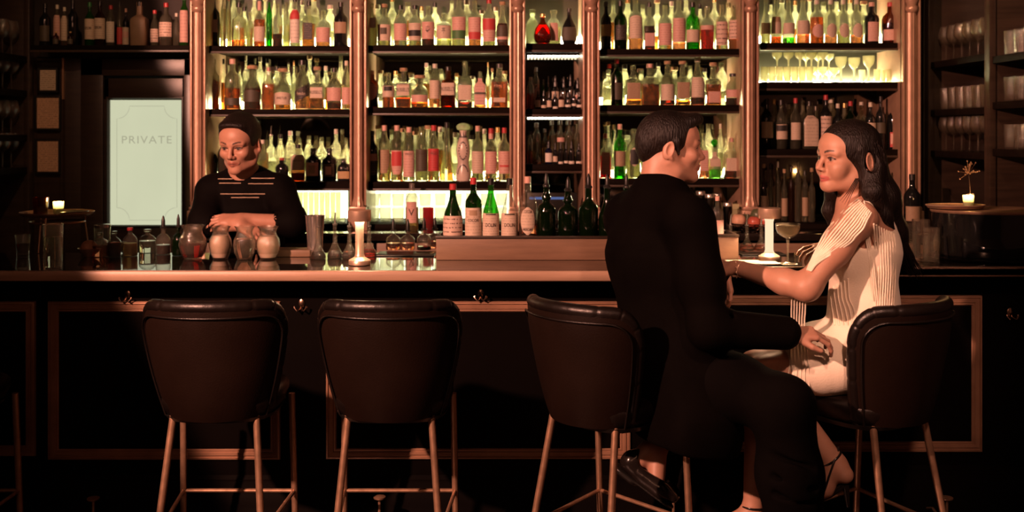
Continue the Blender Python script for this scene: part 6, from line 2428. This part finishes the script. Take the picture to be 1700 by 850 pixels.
B.el(Hw.w((-.024, .098, -.008)), np.array((.022, .026, .036)) * 1.06, Hw.R, .006, 's')
hr = rel(B.build('hair', HAIR_D, wm, .003), wm)
b = MB()
rnd = random.Random(2)
for i in range(26):       # loose strands over the back and at the neck
    o_ = rnd.uniform(-1, 1)
    pts = [P(1452 + 10 * o_ + rnd.uniform(-4, 4), 240 + rnd.uniform(-10, 20), 3.50), P(1472 + 8 * o_, 320, 3.53), P(1490 + 9 * o_, 385, 3.57 + .05 * o_), P(1508 + 12 * o_, 430 + rnd.uniform(0, 10), 3.66), P(1520 + 14 * o_, 452 + rnd.uniform(-6, 14), 3.72)]
    b.tube(pts, [.002, .003, .003, .0022, .0006], 5)
for i in range(4):
    o_ = i / 1.5 - 1
    b.tube([P(1424 + 3 * o_, 296, 3.51), P(1412 + 4 * o_, 318, 3.50), P(1400 + 6 * o_, 338 + 4 * o_, 3.52)], [.0016, .0013, .0004], 5)
rel(b.build('hair_strands', HAIR_D, wm, smooth=60), wm)
# dress
B = Body()
ds = 1.0
B.chain([ch + np.array([.012, 0, .075]), ch, wa, hp], [.085, .119, .108, .134], .05, flat=((0, 1, 0), 1.24))
B.el(A3(P(1394, 427, 3.56)), (.060, .054, .060), None, .04)
B.el(A3(P(1390, 427, 3.70)), (.060, .054, .060), None, .04)
B.rc(A3(P(1436, 345, 3.50)), A3(P(1452, 400, 3.52)), .030, .045, .03)
B.rc(A3(P(1428, 344, 3.48)), nb + np.array([.035, -.02, -.0]), .030, .022, .02)
B.rc(A3(P(1424, 344, 3.72)), nb + np.array([.03, .02, 0]), .030, .022, .02)
# lap
mL, mR = hp * .22 + kL * .78 + np.array([0, -.02, .004]), hp * .22 + kR * .78 + np.array([0, .02, .004])
B.chain([hp + np.array([0, -.072, 0]), hp * .6 + kL * .4 + np.array([0, -.03, 0]), mL], [.102, .096, .078], .06)
B.chain([hp + np.array([0, .072, 0]), hp * .6 + kR * .4 + np.array([0, .03, 0]), mR], [.102, .096, .078], .06)
B.rc((hp + mL) / 2 + np.array([0, .08, .03]), mL * .5 + mR * .5 + np.array([0, 0, .02]), .085, .075, .05)
B.plane(mL, np.array([-1, .0, -.08]), .006)
B.chain([sL + np.array([-.02, -.02, .0]), sL * .75 + eL * .25], [.052, .050], .008, 's')
B.rc(Hw.w((-.02, 0, -.05)), nb + np.array([-.01, 0, -.03]), .052, .056, .008, 's')
B.plane(nb + np.array([.0, 0, .022]), (-.5, 0, 1), .01)
B.el(A3(P(1437, 394, 3.46)), (.034, .06, .040), None, .01, 's')
for q, (y0, a_, c_2) in enumerate(((458, 1378, 1470), (492, 1374, 1470), (530, 1372, 1440))):    # drawn creases of the bodice
    pa, pb = womanB.hit(a_, y0 + 4), womanB.hit(c_2, y0 - 10)
    B.rc(pa + np.array([0, -.012, 0]), pb + np.array([0, -.012, 0]), .0045, .003, .014, 's')
dressB = B
rel(B.build('dress', IVORY, wm, .0035), wm)

# fringe: cords lying over the arm, hanging from the shoulder and over the lap


class Both:
    def __init__(self, *bs): self.bs = bs
    def hit(self, px, py, **k):
        return min((b_.hit(px, py, **k) for b_ in self.bs), key=lambda x: x[1])


wb = Both(womanB, dressB)


def cord(b, pxs, r=.0026, lift=.003, free=None, on=None):
    pts = []
    for i, (x, y) in enumerate(pxs):
        if free is not None and free[i] is not None:
            pts.append(P(x, y, free[i]))
        else:
            h_ = (on or wb).hit(x, y)
            pts.append(Vector(h_) - Vector((0, lift, -lift * .3)))
    # smooth
    dense = []
    for i in range(len(pts) - 1):
        p0, p1, p2, p3 = pts[max(i - 1, 0)], pts[i], pts[i + 1], pts[min(i + 2, len(pts) - 1)]
        for q in range(5):
            t_ = q / 5
            dense.append(.5 * ((2 * p1) + (p2 - p0) * t_ + (2 * p0 - 5 * p1 + 4 * p2 - p3) * t_ * t_ + (3 * p1 - p0 - 3 * p2 + p3) * t_ ** 3))
    dense.append(pts[-1])
    b.tube(dense, r, 6)


b = MB()
for i in range(11):
    q = i / 10
    # from the shoulder seam down-forward across the upper arm
    x0, y0 = 1424 + 22 * q, 331 + 22 * q
    x1, y1 = 1398 + 34 * q, 352 + 28 * q
    x2, y2 = 1368 + 40 * q, 388 + 24 * q - 6 * q * q
    x3, y3 = 1347 + 13 * q, 430 + 5 * q
    cord(b, [(x0, y0), ((x0 + x1) / 2, (y0 + y1) / 2 - 1), (x1, y1), ((x1 + x2) / 2, (y1 + y2) / 2), (x2, y2), (x3, y3), (1339 + 7 * q, 449 + 2 * q)], .0030, .0035)
for i in range(3):
    cord(b, [(1424 + i * 5, 331 + i * 2), (1431 + i * 4, 362), (1437 + i * 3, 398), (1444 + i * 3, 440), (1450 + i * 3, 500)][:5], .0026, .004)
rel(b.build('shoulder_fringe', CORD, wm, smooth=60), wm)
b = MB()
for i in range(9):
    x0 = 1450 + i * 4.2
    cord(b, [(x0, 372 + i * 2), (x0 + 2, 410), (x0 + 4 - i * .2, 455), (x0 + 3 - i * .4, 500), (x0 + 3 - i * .5, 520)], .0028, .004)
for i in range(6):
    x0 = 1375 + i * 6
    cord(b, [(x0 + 2, 478 - i * 3), (x0 + 4, 495), (x0 + 6 + i, 512), (x0 + 10 + i * 1.5, 540)], .0026, .004, on=dressB)
rel(b.build('back_fringe', CORD, wm, smooth=60), wm)
b = MB()
dE = float(eL[1])
for i in range(6):
    x0 = 1313 + i * 4.6
    cord(b, [(x0 + 2, 486), (x0 + 1, 515), (x0 + 1 - i * .3, 540), (x0 + (i - 2) * .8, 575), (x0 - 2 + i * 1.5, 606), (x0 - 8 + i * 3, 632 + i * 2), (x0 - 13 + i * 4, 643 + i * 1.5)],
         .0027, .004, free=[dE + .05, dE + .08, dE + .09, dE + .09, None, None, None])
rel(b.build('lap_fringe', CORD, wm, smooth=60), wm)
# sandal straps, bracelet, earring
b = MB()
def ring(b, c, ax, R, r, n=20, sq=1.0):
    ax = Vector(ax).normalized()
    u = ax.cross(Vector((0, 0, 1)) if abs(ax.z) < .9 else Vector((1, 0, 0))).normalized()
    v_ = ax.cross(u)
    b.tube([Vector(c) + (u * math.cos(q * 2 * math.pi / n) + v_ * math.sin(q * 2 * math.pi / n) * sq) * R for q in range(n + 1)], r, 6)

ring(b, aL + (aL - kL) * -.06, Vector(aL - kL), .038, .0042)
for c in ((1392, 742, 1376, 790), (1376, 790, 1368, 815)):
    pa, pb = womanB.hit(c[0], c[1]), womanB.hit(c[2], c[3])
    b.tube([Vector(pa) + Vector((0, -.003, 0)), Vector(womanB.hit((c[0] + c[2]) / 2, (c[1] + c[3]) / 2)) + Vector((0, -.004, 0)), Vector(pb) + Vector((0, -.003, 0))], .0042, 6)
so = tl * .9 + hl * .1
b.tube([Vector(hl) + Vector((.0, -.0, -.036)), Vector((hl + tl) / 2) + Vector((0, 0, -.034)), Vector(tl) + Vector((-.02, 0, -.032))], .011, 8, flat=1)
b.tube([Vector(hl) + Vector((.004, 0, -.034)), Vector(hl) + Vector((.012, 0, -.11))], [.012, .006], 10)
rel(b.build('sandal', SHOE, wm, smooth=60), wm)
b = MB()
ring(b, aR + (aR - kR) * -.02, Vector(aR - kR), .038, .0045)
q0 = Vector(aR)
b.tube([q0 + Vector((.01, 0, -.04)), q0 + Vector((-.06, 0, -.088)), q0 + Vector((-.15, 0, -.13))], .011, 8)
rel(b.build('sandal', SHOE, wm, smooth=60), wm)
b = MB(); ring(b, wL + (eL - wL) * .10, Vector(eL - wL), .0285, .0018, 24)
for q in range(4):
    b.lathe([(-.004, .001), (0, .0035), (.004, .001)], Vector(womanB.hit(1221 + q * .5, 436 + q * 8)) - Vector((0, .003, 0)), 6)
rel(b.build('bracelet', MT['bright_brass'], wm, smooth=60), wm)
b = MB()
ep = Vector(Hw.w((-.012, .084, -.046)))
for q in range(4):
    b.lathe([(-.0035, .001), (0, .004 - .0005 * q), (.0035, .001)], ep + Vector((0, -.003, -.009 * q)), 8)
b.tube([ep + Vector((0, -.002, .004)), ep + Vector((0, -.003, -.03))], .0008, 5)
rel(b.build('earring', MT['steel'], wm, smooth=60), wm)

# ================================================================= the bartender
bt = empty('person', (xcol(415, 5.0), 4.98, 0), 'bartender in a black striped shirt working behind the pitchers', 'person')
Hb = Head(P(398, 238, 4.86), frame_from(math.radians(-100), math.radians(-14)), 1.10)
B = Body()
head_shape(B, Hb)
nb = A3(P(405, 300, 4.95))
B.rc(Hb.w((-.030, 0, -.05)), nb, .056, .062, .03)
s1, s2 = A3(P(352, 318, 4.94)), A3(P(464, 316, 4.94))
e1, e2 = A3(P(337, 372, 4.80)), A3(P(487, 372, 4.80))
w1, w2 = A3(P(398, 374, 4.70)), A3(P(400, 364, 4.74))
c1, b1, h1 = A3(P(410, 345, 4.98)), A3(P(412, 420, 5.0)), A3(P(414, 500, 5.0))
B.chain([nb, c1, b1, h1], [.08, .13, .12, .12], .05, flat=((0, 1, 0), .8))
B.chain([c1 + np.array([0, 0, .08]), s1, e1, w1], [.07, .055, .044, .029], .04)
B.chain([c1 + np.array([0, 0, .08]), s2, e2, w2], [.07, .055, .044, .029], .04)
for sx in (-1, 1):
    k_ = h1 + np.array([sx * .11, 0, -.42]); a_ = h1 + np.array([sx * .12, 0, -.80])
    B.chain([h1 + np.array([sx * .07, 0, 0]), k_, a_, a_ + np.array([0, -.14, -.03])], [.09, .06, .045, .035], .03)
hand(B, w1, (.9, -.2, -.45), (.1, -.5, .85), 1, 1.0, (22, 34, 22), 5, (35, 20), .028)
hand(B, w2, (-.95, -.15, .0), (0, -.55, .83), -1, 1.0, (16, 28, 20), 6, (35, 20), .028)
rel(B.build('body', SKIN_M, bt, .0035, head_tone(Hb, (.46, .235, .16), (.36, .14, .10))), bt)
B = Body()
e = Hb.el
e(B, (-.016, 0, .044), (.106, .086, .092))
e(B, (.05, 0, .088), (.048, .06, .030), rot3('Y', -10), .02)
B.el(Hb.w((.085, 0, .010)), np.array((.050, .080, .085)) * 1.1, Hb.R, .014, 's')
B.plane(Hb.w((-.05, 0, -.07)), Hb.R @ np.array([.55, 0, -.83]), .012)
for s in (-1, 1):
    B.el(Hb.w((-.020, s * .088, -.03)), np.array((.03, .03, .036)) * 1.1, Hb.R, .008, 's')
rel(B.build('hair', HAIR_D, bt, .004), bt)
# short beard shadow omitted; shirt
SHIRT = surf('black_shirt', (.0035, .0026, .0024), .7, var=.2, bump=.15, bscale=250, spec=.04)
B = Body()
B.chain([c1 + np.array([0, 0, .06]), c1, b1, h1 + np.array([0, 0, -.05])], [.15, .185, .16, .165], .05, flat=((0, 1, 0), .68))
B.rc(nb + np.array([0, 0, -.01]), nb + np.array([0, 0, -.06]), .075, .1, .04)
for s_, e_, w_ in ((s1, e1, w1), (s2, e2, w2)):
    B.rc(nb + np.array([0, 0, -.04]), s_, .07, .07, .05)
    B.chain([s_, e_ * .85 + s_ * .15], [.078, .066], .03)
    B.chain([e_ * .85 + s_ * .15, e_, e_ * .66 + w_ * .34], [.066, .062, .056], .03)
    B.rc(e_ * .64 + w_ * .36, w_, .052, .05, .004, 's')
B.rc(Hb.w((-.02, 0, -.05)), nb + np.array([0, -.02, .0]), .062, .062, .006, 's')
shirtB = B
sh = rel(B.build('shirt', SHIRT, bt, .005), bt)
b = MB()
for (xa, xb_, yy) in ((362, 398, 297), (410, 456, 296), (364, 400, 304), (412, 454, 305), (366, 440, 322), (384, 430, 328)):
    pts = []
    for q in range(7):
        x = xa + (xb_ - xa) * q / 6
        pts.append(Vector(shirtB.hit(x, yy, d0=4.4, d1=5.3)) - Vector((0, .001, 0)))
    b.tube(pts, .0022, 5)
rel(b.build('piping', surf('pale_piping', (.5, .36, .26), .5), bt, smooth=60), bt)
B = Body()
for sx in (-1, 1):
    k_ = h1 + np.array([sx * .11, 0, -.42]); a_ = h1 + np.array([sx * .12, 0, -.78])
    B.chain([h1 + np.array([sx * .05, 0, .03]), k_, a_], [.13, .085, .075], .04)
rel(B.build('trousers', BLACK_TROUSER, bt, .008), bt)
